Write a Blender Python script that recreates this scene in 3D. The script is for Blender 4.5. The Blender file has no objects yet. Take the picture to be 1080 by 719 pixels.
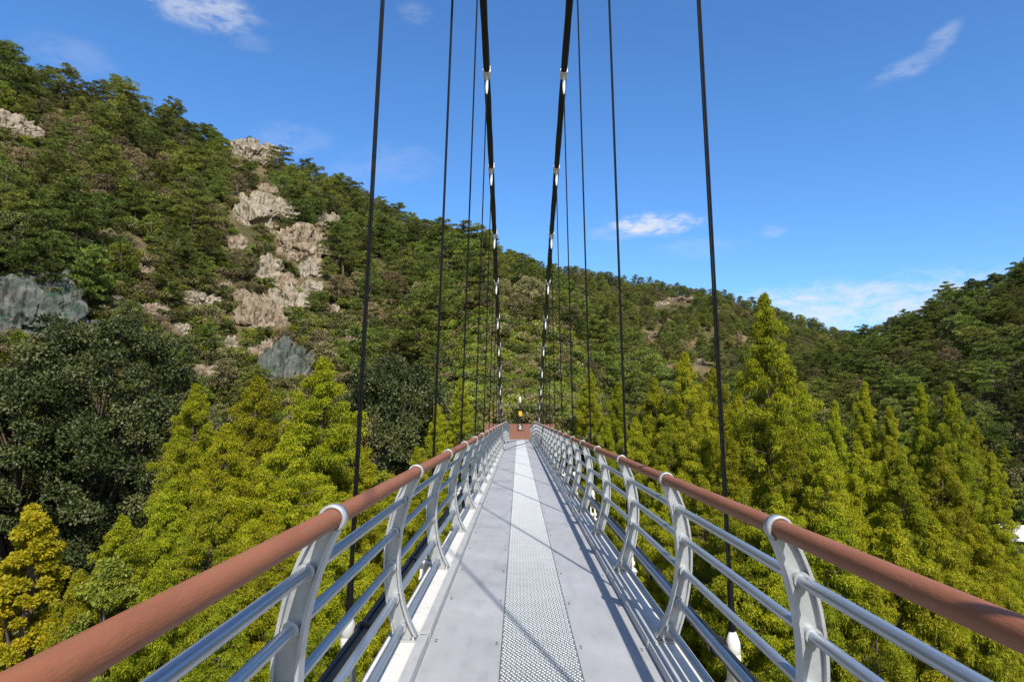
import bpy, bmesh, math, random
import numpy as np
from mathutils import noise as mnoise
from mathutils import Vector, Matrix

R = math.radians
random.seed(7)
sc = bpy.context.scene
COL = sc.collection
EYE = Vector((-0.143, 0.0, 1.52))
PW, PH, PF = 1080.0, 719.0, 680.0          # photograph frame and focal length in its pixels

# ----------------------------------------------------------------------------- camera
cam_d = bpy.data.cameras.new('camera'); cam = bpy.data.objects.new('camera', cam_d); COL.objects.link(cam)
cam_d.sensor_width = 36.0; cam_d.lens = PF / PW * 36.0
cam_d.clip_start = 0.05; cam_d.clip_end = 6000.0
CAMROT = Matrix.Rotation(R(0.60), 3, 'Z') @ Matrix.Rotation(R(90 + 6.55), 3, 'X') @ Matrix.Rotation(R(0.35), 3, 'Z')
cam.matrix_world = Matrix.Translation(EYE) @ CAMROT.to_4x4()
sc.camera = cam


def ray(px, py):
    v = Vector(((px - PW / 2) / PF, (PH / 2 - py) / PF, -1.0))
    return (CAMROT @ v)


def at(px, py, depth):
    """point seen at a photo position, at a given distance along the bridge axis"""
    d = ray(px, py)
    return EYE + d * (depth / d.y)


def azel(px, py):
    d = ray(px, py)
    r = math.hypot(d.x, d.y)
    return math.atan2(d.x, d.y), d.z / r


# ----------------------------------------------------------------------------- small helpers
def tag(o, label=None, cat=None, group=None, kind=None):
    if label: o['label'] = label
    if cat: o['category'] = cat
    if group: o['group'] = group
    if kind: o['kind'] = kind
    return o


def empty(name, loc=(0, 0, 0), rz=0.0):
    o = bpy.data.objects.new(name, None); COL.objects.link(o)
    o.location = loc; o.rotation_euler = (0, 0, rz); o.empty_display_size = 0.2
    return o


def mesh_obj(name, me, parent=None, mats=()):
    for m in mats:
        if m.name not in [x.name for x in me.materials if x]: me.materials.append(m)
    o = bpy.data.objects.new(name, me); COL.objects.link(o)
    if parent: o.parent = parent
    return o


def smooth(me):
    me.polygons.foreach_set('use_smooth', [True] * len(me.polygons)); return me


class MB:
    """collects verts and faces for one mesh"""
    def __init__(s): s.v = []; s.f = []; s.sm = []
    def add(s, vs, fs, sm=False):
        n = len(s.v); s.v += [tuple(v) for v in vs]; s.f += [tuple(i + n for i in f) for f in fs]; s.sm += [sm] * len(fs)
    def box(s, x0, x1, y0, y1, z0, z1, fn=None):
        vs = [(x, y, z) for x in (x0, x1) for y in (y0, y1) for z in (z0, z1)]
        if fn: vs = [fn(*v) for v in vs]
        s.add(vs, [(0, 1, 3, 2), (4, 6, 7, 5), (0, 4, 5, 1), (2, 3, 7, 6), (0, 2, 6, 4), (1, 5, 7, 3)])
    def tube(s, pts, rad, n=10, cap=True, sm=True, up=None):
        pts = [Vector(p) for p in pts]
        if not hasattr(rad, '__len__'): rad = [rad] * len(pts)
        vs = []; fs = []
        ref = None
        for i, p in enumerate(pts):
            t = (pts[min(i + 1, len(pts) - 1)] - pts[max(i - 1, 0)]).normalized()
            if ref is None:
                ref = Vector(up) if up else (Vector((0, 0, 1)) if abs(t.z) < 0.9 else Vector((1, 0, 0)))
            a = (ref - t * ref.dot(t)).normalized(); ref = a
            b = t.cross(a)
            for k in range(n):
                an = 2 * math.pi * k / n
                vs.append(p + (a * math.cos(an) + b * math.sin(an)) * rad[i])
        for i in range(len(pts) - 1):
            for k in range(n):
                k2 = (k + 1) % n
                fs.append((i * n + k, i * n + k2, (i + 1) * n + k2, (i + 1) * n + k))
        s.add(vs, fs, sm)
        if cap:
            m = len(pts) - 1
            s.add(vs[:n], [tuple(range(n))[::-1]]); s.add(vs[m * n:], [tuple(range(n))])
    def lathe(s, prof, c=(0, 0, 0), n=14, fn=None):
        vs = []; fs = []
        for r, z in prof:
            for k in range(n):
                a = 2 * math.pi * k / n
                v = (c[0] + r * math.cos(a), c[1] + r * math.sin(a), c[2] + z)
                vs.append(fn(*v) if fn else v)
        for i in range(len(prof) - 1):
            for k in range(n):
                k2 = (k + 1) % n
                fs.append((i * n + k, i * n + k2, (i + 1) * n + k2, (i + 1) * n + k))
        s.add(vs, fs, True)
    def mesh(s, name):
        me = bpy.data.meshes.new(name); me.from_pydata(s.v, [], s.f)
        me.polygons.foreach_set('use_smooth', s.sm); me.update(); return me
    def build(s, name, mat, parent=None):
        return mesh_obj(name, s.mesh(name), parent, [mat])


def noise2(x, y, seed=0):
    """value noise, vectorised"""
    xi = np.floor(x).astype(np.int64); yi = np.floor(y).astype(np.int64)
    fx = x - xi; fy = y - yi
    fx = fx * fx * (3 - 2 * fx); fy = fy * fy * (3 - 2 * fy)
    def h(a, b):
        n = (a * 374761393 + b * 668265263 + seed * 982451653) & 0xffffffff
        n = ((n ^ (n >> 13)) * 1274126177) & 0xffffffff
        return ((n ^ (n >> 16)) & 0xffff) / 65535.0
    return (h(xi, yi) * (1 - fx) + h(xi + 1, yi) * fx) * (1 - fy) + (h(xi, yi + 1) * (1 - fx) + h(xi + 1, yi + 1) * fx) * fy


def fbm(x, y, seed=0, o=4):
    s = 0; a = 0.5; t = 0
    for i in range(o):
        s = s + a * noise2(x * 2 ** i, y * 2 ** i, seed + i); t += a; a *= 0.5
    return s / t - 0.5


# ----------------------------------------------------------------------------- materials
def nt(name):
    m = bpy.data.materials.new(name); m.use_nodes = True
    t = m.node_tree; t.nodes.clear()
    out = t.nodes.new('ShaderNodeOutputMaterial')
    return m, t, out


def N(t, kind, **kw):
    n = t.nodes.new(kind)
    for k, v in kw.items():
        if k.startswith('_'): setattr(n, k[1:], v)
        else: n.inputs[k.replace('__', ' ')].default_value = v
    return n


def ramp(t, stops):
    n = t.nodes.new('ShaderNodeValToRGB'); e = n.color_ramp.elements
    while len(e) > 1: e.remove(e[-1])
    e[0].position = stops[0][0]; e[0].color = (*stops[0][1], 1)
    for p, c in stops[1:]:
        q = e.new(p); q.color = (*c, 1)
    return n


def surface(name, stops, scale=8.0, rough=0.5, metal=0.0, bump=0.0, bscale=60.0, detail=6, stretch=(1, 1, 1), rvar=0.15, spec=0.5):
    m, t, out = nt(name); L = t.links
    tc = N(t, 'ShaderNodeTexCoord'); mp = N(t, 'ShaderNodeMapping'); mp.inputs['Scale'].default_value = stretch
    L.new(tc.outputs['Object'], mp.inputs['Vector'])
    no = N(t, 'ShaderNodeTexNoise', Scale=scale, Detail=detail, Roughness=0.62); L.new(mp.outputs['Vector'], no.inputs['Vector'])
    cr = ramp(t, stops); L.new(no.outputs['Fac'], cr.inputs['Fac'])
    p = N(t, 'ShaderNodeBsdfPrincipled', Metallic=metal, Roughness=rough); p.inputs['Specular IOR Level'].default_value = spec
    L.new(cr.outputs['Color'], p.inputs['Base Color'])
    mr = N(t, 'ShaderNodeMapRange'); mr.inputs['To Min'].default_value = max(0.05, rough - rvar); mr.inputs['To Max'].default_value = min(1, rough + rvar)
    no2 = N(t, 'ShaderNodeTexNoise', Scale=scale * 2.7, Detail=4.0); L.new(mp.outputs['Vector'], no2.inputs['Vector'])
    L.new(no2.outputs['Fac'], mr.inputs['Value']); L.new(mr.outputs['Result'], p.inputs['Roughness'])
    if bump:
        nb = N(t, 'ShaderNodeTexNoise', Scale=bscale, Detail=5.0); L.new(mp.outputs['Vector'], nb.inputs['Vector'])
        b = N(t, 'ShaderNodeBump', Strength=bump, Distance=0.02); L.new(nb.outputs['Fac'], b.inputs['Height']); L.new(b.outputs['Normal'], p.inputs['Normal'])
    L.new(p.outputs['BSDF'], out.inputs['Surface'])
    return m


def leaf_mat(name, stops, trans=0.3, hue=0.02, val=0.25, rough=0.55):
    """foliage: colour varies from leaf to leaf (tint), clump to clump (noise) and tree to tree (random)"""
    m, t, out = nt(name); L = t.links
    at_ = N(t, 'ShaderNodeAttribute', _attribute_name='tint')
    cr = ramp(t, stops); L.new(at_.outputs['Fac'], cr.inputs['Fac'])
    oi = N(t, 'ShaderNodeObjectInfo')
    hs = N(t, 'ShaderNodeHueSaturation')
    a = N(t, 'ShaderNodeMapRange'); a.inputs['To Min'].default_value = 0.5 - hue; a.inputs['To Max'].default_value = 0.5 + hue
    L.new(oi.outputs['Random'], a.inputs['Value']); L.new(a.outputs['Result'], hs.inputs['Hue'])
    mul = N(t, 'ShaderNodeMath', _operation='MULTIPLY'); mul.inputs[1].default_value = 7.31; L.new(oi.outputs['Random'], mul.inputs[0])
    fr = N(t, 'ShaderNodeMath', _operation='FRACT'); L.new(mul.outputs[0], fr.inputs[0])
    b = N(t, 'ShaderNodeMapRange'); b.inputs['To Min'].default_value = 1 - val; b.inputs['To Max'].default_value = 1 + val
    L.new(fr.outputs[0], b.inputs['Value']); L.new(b.outputs['Result'], hs.inputs['Value'])
    L.new(cr.outputs['Color'], hs.inputs['Color'])
    p = N(t, 'ShaderNodeBsdfPrincipled', Roughness=rough); p.inputs['Specular IOR Level'].default_value = 0.25
    L.new(hs.outputs['Color'], p.inputs['Base Color'])
    tr = N(t, 'ShaderNodeBsdfTranslucent'); L.new(hs.outputs['Color'], tr.inputs['Color'])
    mx = N(t, 'ShaderNodeMixShader'); mx.inputs[0].default_value = trans
    L.new(p.outputs['BSDF'], mx.inputs[1]); L.new(tr.outputs['BSDF'], mx.inputs[2]); L.new(mx.outputs[0], out.inputs['Surface'])
    return m


M = {}
M['bark'] = surface('bark', [(0.3, (0.05, 0.035, 0.025)), (0.7, (0.16, 0.11, 0.08))], 6, 0.9, bump=0.6, bscale=20, stretch=(3, 3, 0.5))
M['grey_bark'] = surface('grey_bark', [(0.3, (0.10, 0.085, 0.07)), (0.7, (0.24, 0.21, 0.18))], 6, 0.9, bump=0.5, bscale=20, stretch=(3, 3, 0.6))
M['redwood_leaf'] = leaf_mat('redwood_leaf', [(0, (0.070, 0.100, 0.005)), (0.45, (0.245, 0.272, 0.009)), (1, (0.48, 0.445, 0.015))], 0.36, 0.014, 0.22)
M['pine_leaf'] = leaf_mat('pine_leaf', [(0, (0.045, 0.064, 0.010)), (0.55, (0.138, 0.170, 0.027)), (1, (0.27, 0.285, 0.052))], 0.22, 0.022, 0.45)
M['oak_leaf'] = leaf_mat('oak_leaf', [(0, (0.055, 0.068, 0.018)), (0.6, (0.135, 0.140, 0.040)), (1, (0.28, 0.25, 0.08))], 0.22, 0.03, 0.35)
M['dark_oak_leaf'] = leaf_mat('dark_oak_leaf', [(0, (0.020, 0.029, 0.008)), (0.6, (0.062, 0.078, 0.021)), (1, (0.16, 0.168, 0.058))], 0.12, 0.01, 0.12, 0.5)
M['brown_leaf'] = leaf_mat('brown_leaf', [(0, (0.10, 0.088, 0.036)), (0.6, (0.25, 0.205, 0.092)), (1, (0.40, 0.33, 0.17))], 0.25, 0.025, 0.4)
M['gold_leaf'] = leaf_mat('gold_leaf', [(0, (0.20, 0.20, 0.010)), (0.45, (0.45, 0.40, 0.016)), (1, (0.66, 0.49, 0.03))], 0.48, 0.006, 0.05)
M['weed_leaf'] = leaf_mat('weed_leaf', [(0, (0.10, 0.14, 0.02)), (0.5, (0.27, 0.35, 0.04)), (0.8, (0.46, 0.44, 0.08)), (1, (0.60, 0.46, 0.17))], 0.3, 0.02, 0.3)
M['lime_leaf'] = leaf_mat('lime_leaf', [(0, (0.085, 0.115, 0.012)), (0.5, (0.18, 0.22, 0.025)), (1, (0.34, 0.33, 0.05))], 0.32, 0.02, 0.2)
def rock_mat(name, stops, lichen):
    m, t, out = nt(name); L = t.links
    tc = N(t, 'ShaderNodeTexCoord')
    wv = N(t, 'ShaderNodeTexNoise', Scale=0.5, Detail=6.0); L.new(tc.outputs['Object'], wv.inputs['Vector'])
    ad = N(t, 'ShaderNodeMix', _data_type='RGBA', _blend_type='LINEAR_LIGHT'); ad.inputs['Factor'].default_value = 0.35; L.new(tc.outputs['Object'], ad.inputs[6]); L.new(wv.outputs['Color'], ad.inputs[7])
    n1 = N(t, 'ShaderNodeTexNoise', Scale=0.45, Detail=9.0, Roughness=0.7); L.new(tc.outputs['Object'], n1.inputs['Vector'])
    mp = N(t, 'ShaderNodeMapping'); mp.inputs['Scale'].default_value = (1.9, 1.9, 0.13); L.new(tc.outputs['Object'], mp.inputs['Vector'])
    n2 = N(t, 'ShaderNodeTexNoise', Scale=1.0, Detail=6.0); L.new(mp.outputs['Vector'], n2.inputs['Vector'])
    c1 = ramp(t, stops); L.new(n1.outputs['Fac'], c1.inputs['Fac'])
    c2 = ramp(t, [(0.38, (0.42, 0.40, 0.37)), (0.48, (0.9, 0.9, 0.9)), (0.6, (1.1, 1.1, 1.1))]); L.new(n2.outputs['Fac'], c2.inputs['Fac'])
    cur = c1.outputs['Color']
    for src in (c2,):
        mx = N(t, 'ShaderNodeMix', _data_type='RGBA', _blend_type='MULTIPLY'); mx.inputs['Factor'].default_value = 1.0
        L.new(cur, mx.inputs[6]); L.new(src.outputs['Color'], mx.inputs[7]); cur = mx.outputs[2]
    n3 = N(t, 'ShaderNodeTexNoise', Scale=0.8, Detail=7.0, Roughness=0.7); mp3 = N(t, 'ShaderNodeMapping'); mp3.inputs['Location'].default_value = (31, 7, 3); L.new(tc.outputs['Object'], mp3.inputs['Vector']); L.new(mp3.outputs['Vector'], n3.inputs['Vector'])
    lf = N(t, 'ShaderNodeMapRange'); lf.inputs['From Min'].default_value = 0.56; lf.inputs['From Max'].default_value = 0.68; L.new(n3.outputs['Fac'], lf.inputs['Value'])
    mx = N(t, 'ShaderNodeMix', _data_type='RGBA'); L.new(lf.outputs['Result'], mx.inputs['Factor']); L.new(cur, mx.inputs[6]); mx.inputs[7].default_value = (*lichen, 1)
    p = N(t, 'ShaderNodeBsdfPrincipled', Roughness=0.95); p.inputs['Specular IOR Level'].default_value = 0.15; L.new(mx.outputs[2], p.inputs['Base Color'])
    ha = N(t, 'ShaderNodeMath', _operation='MULTIPLY_ADD'); L.new(n2.outputs['Fac'], ha.inputs[0]); ha.inputs[1].default_value = 0.8; L.new(n1.outputs['Fac'], ha.inputs[2])
    b = N(t, 'ShaderNodeBump', Strength=1.0, Distance=0.5); L.new(ha.outputs[0], b.inputs['Height']); L.new(b.outputs['Normal'], p.inputs['Normal'])
    L.new(p.outputs['BSDF'], out.inputs['Surface']); return m


M['rock'] = rock_mat('rock', [(0.32, (0.14, 0.115, 0.08)), (0.48, (0.28, 0.235, 0.175)), (0.65, (0.40, 0.335, 0.255))], (0.075, 0.075, 0.03))
M['red_rock'] = rock_mat('red_rock', [(0.32, (0.13, 0.098, 0.062)), (0.48, (0.25, 0.192, 0.132)), (0.65, (0.36, 0.292, 0.21))], (0.085, 0.08, 0.032))
M['net_rock'] = rock_mat('net_rock', [(0.34, (0.04, 0.058, 0.046)), (0.5, (0.10, 0.108, 0.092)), (0.64, (0.17, 0.165, 0.142))], (0.03, 0.085, 0.06))

M['post'] = surface('galvanised_paint', [(0.3, (0.37, 0.38, 0.385)), (0.6, (0.48, 0.49, 0.495)), (0.8, (0.40, 0.41, 0.415))], 7, 0.38, 0.4, bump=0.05, bscale=120)
M['rail_steel'] = surface('rail_steel', [(0.3, (0.36, 0.40, 0.44)), (0.7, (0.46, 0.50, 0.54))], 5, 0.34, 0.7, bump=0.02, bscale=90, stretch=(1, 0.15, 1), rvar=0.1)
M['handrail'] = surface('handrail_brown', [(0.28, (0.235, 0.084, 0.040)), (0.45, (0.285, 0.105, 0.049)), (0.62, (0.31, 0.117, 0.055)), (0.8, (0.26, 0.095, 0.045))], 3, 0.55, 0.0, bump=0.15, bscale=50, stretch=(4, 0.7, 4), rvar=0.15, spec=0.3)
M['cream'] = surface('cream_paint', [(0.25, (0.48, 0.44, 0.34)), (0.42, (0.66, 0.645, 0.60)), (0.7, (0.70, 0.69, 0.66))], 5, 0.5, 0.0, bump=0.05)
M['trim'] = surface('edge_trim', [(0.3, (0.36, 0.36, 0.35)), (0.6, (0.47, 0.47, 0.46)), (0.8, (0.40, 0.39, 0.37))], 7, 0.5, 0.1, stretch=(2, 0.5, 2))
M['cable'] = surface('black_cable', [(0.3, (0.008, 0.008, 0.009)), (0.7, (0.02, 0.02, 0.022))], 30, 0.45)
M['hanger'] = surface('dark_wire', [(0.3, (0.004, 0.004, 0.005)), (0.7, (0.010, 0.010, 0.011))], 30, 0.65, 0.0, spec=0.15)
M['white_steel'] = surface('white_socket', [(0.3, (0.72, 0.72, 0.70)), (0.7, (0.82, 0.82, 0.80))], 12, 0.4)
M['bolt'] = surface('bolt_steel', [(0.3, (0.25, 0.25, 0.25)), (0.7, (0.45, 0.45, 0.44))], 40, 0.4, 0.6)
M['fence'] = surface('fence_brown', [(0.3, (0.16, 0.066, 0.042)), (0.6, (0.235, 0.10, 0.064)), (0.8, (0.30, 0.145, 0.098))], 3, 0.65, stretch=(4, 1, 0.6))
M['dark'] = surface('dark_board', [(0.3, (0.02, 0.015, 0.013)), (0.7, (0.04, 0.03, 0.027))], 10, 0.6)
M['white'] = surface('white_paint', [(0.3, (0.74, 0.74, 0.73)), (0.7, (0.82, 0.82, 0.81))], 3, 0.5)
M['yellow'] = surface('yellow_sign', [(0.3, (0.75, 0.36, 0.01)), (0.7, (0.82, 0.42, 0.015))], 6, 0.5)
M['concrete'] = surface('concrete', [(0.3, (0.26, 0.24, 0.21)), (0.7, (0.38, 0.36, 0.33))], 2, 0.85, bump=0.3)
M['tooth'] = surface('galvanised_tooth', [(0.3, (0.54, 0.555, 0.545)), (0.7, (0.66, 0.675, 0.665))], 6, 0.45, 0.1)
M['rope'] = surface('grey_rope', [(0.3, (0.14, 0.14, 0.135)), (0.7, (0.24, 0.24, 0.23))], 30, 0.6)


def deck_panel_mat():
    m, t, out = nt('deck_panel'); L = t.links
    tc = N(t, 'ShaderNodeTexCoord')
    n1 = N(t, 'ShaderNodeTexNoise', Scale=1.3, Detail=6.0, Roughness=0.6); L.new(tc.outputs['Object'], n1.inputs['Vector'])
    mp = N(t, 'ShaderNodeMapping'); mp.inputs['Scale'].default_value = (5, 1.2, 1); L.new(tc.outputs['Object'], mp.inputs['Vector'])
    n2 = N(t, 'ShaderNodeTexNoise', Scale=2.0, Detail=5.0); L.new(mp.outputs['Vector'], n2.inputs['Vector'])
    n3 = N(t, 'ShaderNodeTexNoise', Scale=320.0, Detail=2.0); L.new(tc.outputs['Object'], n3.inputs['Vector'])
    c1 = ramp(t, [(0.3, (0.30, 0.297, 0.295)), (0.42, (0.365, 0.362, 0.362)), (0.58, (0.388, 0.385, 0.387)), (0.75, (0.45, 0.447, 0.447))]); L.new(n1.outputs['Fac'], c1.inputs['Fac'])
    mx = N(t, 'ShaderNodeMix', _data_type='RGBA', _blend_type='MULTIPLY'); mx.inputs['Factor'].default_value = 1.0
    c2 = ramp(t, [(0.3, (0.88, 0.875, 0.865)), (0.45, (0.98, 0.98, 0.98)), (0.6, (1.02, 1.02, 1.02))]); L.new(n2.outputs['Fac'], c2.inputs['Fac'])
    L.new(c1.outputs['Color'], mx.inputs[6]); L.new(c2.outputs['Color'], mx.inputs[7])
    mx2 = N(t, 'ShaderNodeMix', _data_type='RGBA', _blend_type='MULTIPLY'); mx2.inputs['Factor'].default_value = 1.0
    c3 = ramp(t, [(0.35, (0.86, 0.86, 0.86)), (0.6, (1.04, 1.04, 1.04))]); L.new(n3.outputs['Fac'], c3.inputs['Fac'])
    L.new(mx.outputs[2], mx2.inputs[6]); L.new(c3.outputs['Color'], mx2.inputs[7])
    p = N(t, 'ShaderNodeBsdfPrincipled', Roughness=0.6); p.inputs['Specular IOR Level'].default_value = 0.4
    L.new(mx2.outputs[2], p.inputs['Base Color'])
    b = N(t, 'ShaderNodeBump', Strength=0.25, Distance=0.003); L.new(n3.outputs['Fac'], b.inputs['Height']); L.new(b.outputs['Normal'], p.inputs['Normal'])
    L.new(p.outputs['BSDF'], out.inputs['Surface']); return m


def grating_mat():
    """galvanised anti-slip planking with rows of raised serrated teeth and slots"""
    m, t, out = nt('grating'); L = t.links
    tc = N(t, 'ShaderNodeTexCoord')
    br = N(t, 'ShaderNodeTexBrick', Scale=1.0); br.offset = 0.5
    mp = N(t, 'ShaderNodeMapping'); mp.inputs['Scale'].default_value = (1, 1, 1); L.new(tc.outputs['Object'], mp.inputs['Vector']); L.new(mp.outputs['Vector'], br.inputs['Vector'])
    br.inputs['Brick Width'].default_value = 0.030; br.inputs['Row Height'].default_value = 0.022; br.inputs['Mortar Size'].default_value = 0.0042; br.inputs['Mortar Smooth'].default_value = 0.35
    br.inputs['Color1'].default_value = (0.08, 0.085, 0.085, 1); br.inputs['Color2'].default_value = (0.15, 0.16, 0.16, 1); br.inputs['Mortar'].default_value = (0.32, 0.335, 0.33, 1)
    n1 = N(t, 'ShaderNodeTexNoise', Scale=2.2, Detail=6.0); L.new(tc.outputs['Object'], n1.inputs['Vector'])
    c1 = ramp(t, [(0.3, (0.8, 0.8, 0.8)), (0.7, (1.05, 1.05, 1.05))]); L.new(n1.outputs['Fac'], c1.inputs['Fac'])
    mx = N(t, 'ShaderNodeMix', _data_type='RGBA', _blend_type='MULTIPLY'); mx.inputs['Factor'].default_value = 1.0
    L.new(br.outputs['Color'], mx.inputs[6]); L.new(c1.outputs['Color'], mx.inputs[7])
    p = N(t, 'ShaderNodeBsdfPrincipled', Roughness=0.45, Metallic=0.2); L.new(mx.outputs[2], p.inputs['Base Color'])
    b = N(t, 'ShaderNodeBump', Strength=0.9, Distance=0.006); L.new(br.outputs['Fac'], b.inputs['Height']); L.new(b.outputs['Normal'], p.inputs['Normal'])
    L.new(p.outputs['BSDF'], out.inputs['Surface']); return m


def hill_mat():
    m, t, out = nt('hill_ground'); L = t.links
    tc = N(t, 'ShaderNodeTexCoord')
    n1 = N(t, 'ShaderNodeTexNoise', Scale=0.06, Detail=8.0, Roughness=0.65); L.new(tc.outputs['Object'], n1.inputs['Vector'])
    n2 = N(t, 'ShaderNodeTexNoise', Scale=0.9, Detail=8.0, Roughness=0.7); L.new(tc.outputs['Object'], n2.inputs['Vector'])
    c1 = ramp(t, [(0.35, (0.07, 0.07, 0.028)), (0.5, (0.12, 0.10, 0.05)), (0.62, (0.20, 0.15, 0.09)), (0.75, (0.28, 0.21, 0.14))]); L.new(n1.outputs['Fac'], c1.inputs['Fac'])
    c2 = ramp(t, [(0.3, (0.55, 0.55, 0.5)), (0.6, (1.15, 1.1, 1.0))]); L.new(n2.outputs['Fac'], c2.inputs['Fac'])
    mx = N(t, 'ShaderNodeMix', _data_type='RGBA', _blend_type='MULTIPLY'); mx.inputs['Factor'].default_value = 1.0
    L.new(c1.outputs['Color'], mx.inputs[6]); L.new(c2.outputs['Color'], mx.inputs[7])
    p = N(t, 'ShaderNodeBsdfPrincipled', Roughness=0.95); p.inputs['Specular IOR Level'].default_value = 0.1
    L.new(mx.outputs[2], p.inputs['Base Color'])
    b = N(t, 'ShaderNodeBump', Strength=0.8, Distance=0.8); L.new(n2.outputs['Fac'], b.inputs['Height']); L.new(b.outputs['Normal'], p.inputs['Normal'])
    L.new(p.outputs['BSDF'], out.inputs['Surface']); return m


M['panel'] = deck_panel_mat(); M['grating'] = grating_mat(); M['hill'] = hill_mat()

# ----------------------------------------------------------------------------- terrain
FLOOR = -20.0
def prof(pts):
    p = sorted((azel(x, y) for x, y in pts)); return np.array([a for a, e in p]), np.array([e for a, e in p])

A_az, A_el = prof([(-420, -20), (-200, 0), (0, 38), (50, 62), (100, 78), (150, 96), (200, 122), (250, 133), (300, 158), (350, 178), (400, 207), (450, 225),
                   (500, 240), (540, 260), (570, 274), (600, 292), (640, 322), (680, 356), (720, 395), (800, 455), (900, 520)])
B_az, B_el = prof([(300, 330), (420, 300), (500, 280), (560, 272), (600, 280), (640, 286), (700, 297), (760, 306), (820, 323), (860, 337), (900, 349), (950, 372), (1050, 400), (1300, 420)])
C_az, C_el = prof([(620, 470), (700, 437), (760, 412), (800, 391), (840, 373), (880, 357), (920, 342), (960, 324), (1000, 305), (1040, 294), (1080, 281), (1200, 235), (1500, 190), (1900, 190)])
deg = math.pi / 180


def terrain(X, Y):
    X = np.asarray(X, float); Y = np.asarray(Y, float)
    dx = X - EYE.x; a = np.arctan2(dx, Y); r = np.hypot(dx, Y)
    wob = fbm(X / 38.0, Y / 38.0, 3, 4) * 17.0 + fbm(X / 7.0, Y / 7.0, 9, 3) * 2.2
    hmax = np.full(r.shape, FLOOR) + fbm(X / 18.0, Y / 18.0, 21, 3) * 1.6
    def layer(az, el, rr, rf, zf, th, steep, gam):
        e = np.interp(a, az, el); zr = EYE.z + e * rr - th
        t = (r - rf) / (rr - rf); tc = np.clip(t, 0, 1)
        z = zf + (zr - zf) * tc ** gam + wob * np.clip(4 * tc * (1 - tc), 0, 1) * np.clip((rr - rf) / 160, 0, 1.3)
        z = np.where(t > 1, zr - (r - rr) * 0.35, z)
        return np.where(t < 0, zf - (rf - r) * steep, z)
    ad = a / deg
    # left mountain behind the far end of the bridge
    rrA = np.interp(ad, [-60, -38, -20, 0, 8, 20], [200, 215, 235, 235, 215, 180])
    rfA = np.interp(ad, [-60, -40, -25, -8, -4, 4, 8, 25], [62, 78, 84, 72, 59, 59, 72, 110])
    zfA = np.interp(ad, [-60, -30, -9, -4, 4, 9, 25], [-14, -14, -12, -2.6, -2.6, -12, -18])
    zA = layer(A_az, A_el, rrA, rfA, zfA, np.interp(ad, [-40, -30, -15, 0], [11.0, 8.5, 8.5, 10.0]), 1.3, 0.95)
    zB = layer(B_az, B_el, np.full(r.shape, 470.0), np.full(r.shape, 250.0), np.full(r.shape, -14.0), 7.0, 1.0, 1.0)
    rrC = np.interp(ad, [0, 20, 40, 60], [300, 250, 215, 200]); rfC = np.interp(ad, [0, 20, 40, 60], [170, 125, 90, 80])
    zC = layer(C_az, C_el, rrC, rfC, np.full(r.shape, -17.0), 6.0, 1.0, 0.9)
    front = np.clip((np.cos(a) - 0.05) / 0.3, 0, 1)
    top = np.maximum(np.maximum(zA, zB), zC)
    top = FLOOR + (top - FLOOR) * front
    return np.maximum(hmax, top)


def tz(x, y): return float(terrain(np.array([x]), np.array([y]))[0])


def hit(px, py, tmin=30.0):
    """where the line of sight through a photo position meets the hillside"""
    d = ray(px, py); d = d / math.hypot(d.x, d.y)
    t = np.arange(tmin, 900, 0.5)
    z = terrain(EYE.x + d.x * t, EYE.y + d.y * t); zz = EYE.z + d.z * t
    i = np.argmax(z > zz)
    return EYE + d * float(t[i]) if z[i] > zz[i] else None


def build_terrain():
    az = np.concatenate([np.linspace(-180, -62, 40, endpoint=False), np.linspace(-62, 62, 420, endpoint=False), np.linspace(62, 180, 40, endpoint=False)]) * deg
    rr = np.concatenate([[0.5], np.geomspace(6, 52, 26), np.linspace(54, 260, 190), np.geomspace(264, 520, 60), np.geomspace(560, 3500, 14)])
    A, Rr = np.meshgrid(az, rr)
    X = EYE.x + np.sin(A) * Rr; Y = np.cos(A) * Rr
    Z = terrain(X, Y)
    Z = np.where(Rr > 540, np.minimum(Z, -20.0), Z)
    n, m = X.shape
    V = np.stack([X, Y, Z], -1).reshape(-1, 3)
    i = np.arange(n - 1)[:, None]; j = np.arange(m)[None, :]; j2 = (j + 1) % m
    F = np.stack(np.broadcast_arrays(i * m + j, i * m + j2, (i + 1) * m + j2, (i + 1) * m + j), -1).reshape(-1, 4)[:, ::-1]
    me = np_mesh('valley_and_hills', V, F); smooth(me)
    o = mesh_obj('terrain', me, None, [M['hill']])
    tag(o, 'brown and olive valley floor rising into wooded hills', 'terrain', None, 'structure')


def np_mesh(name, V, F, tint=None, midx=None):
    me = bpy.data.meshes.new(name)
    k = F.shape[1]
    me.vertices.add(len(V)); me.vertices.foreach_set('co', np.ascontiguousarray(V, np.float32).ravel())
    me.loops.add(F.size); me.loops.foreach_set('vertex_index', np.ascontiguousarray(F, np.int32).ravel())
    me.polygons.add(len(F)); me.polygons.foreach_set('loop_start', np.arange(0, F.size, k, dtype=np.int32))
    try: me.polygons.foreach_set('loop_total', np.full(len(F), k, np.int32))
    except Exception: pass
    if midx is not None: me.polygons.foreach_set('material_index', np.asarray(midx, np.int32))
    if tint is not None:
        at_ = me.attributes.new('tint', 'FLOAT', 'FACE'); at_.data.foreach_set('value', np.asarray(tint, np.float32))
    me.update(calc_edges=True)
    return me


build_terrain()

# ----------------------------------------------------------------------------- foliage kit
def unit(v): return v / np.maximum(np.linalg.norm(v, axis=-1, keepdims=True), 1e-6)


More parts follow.
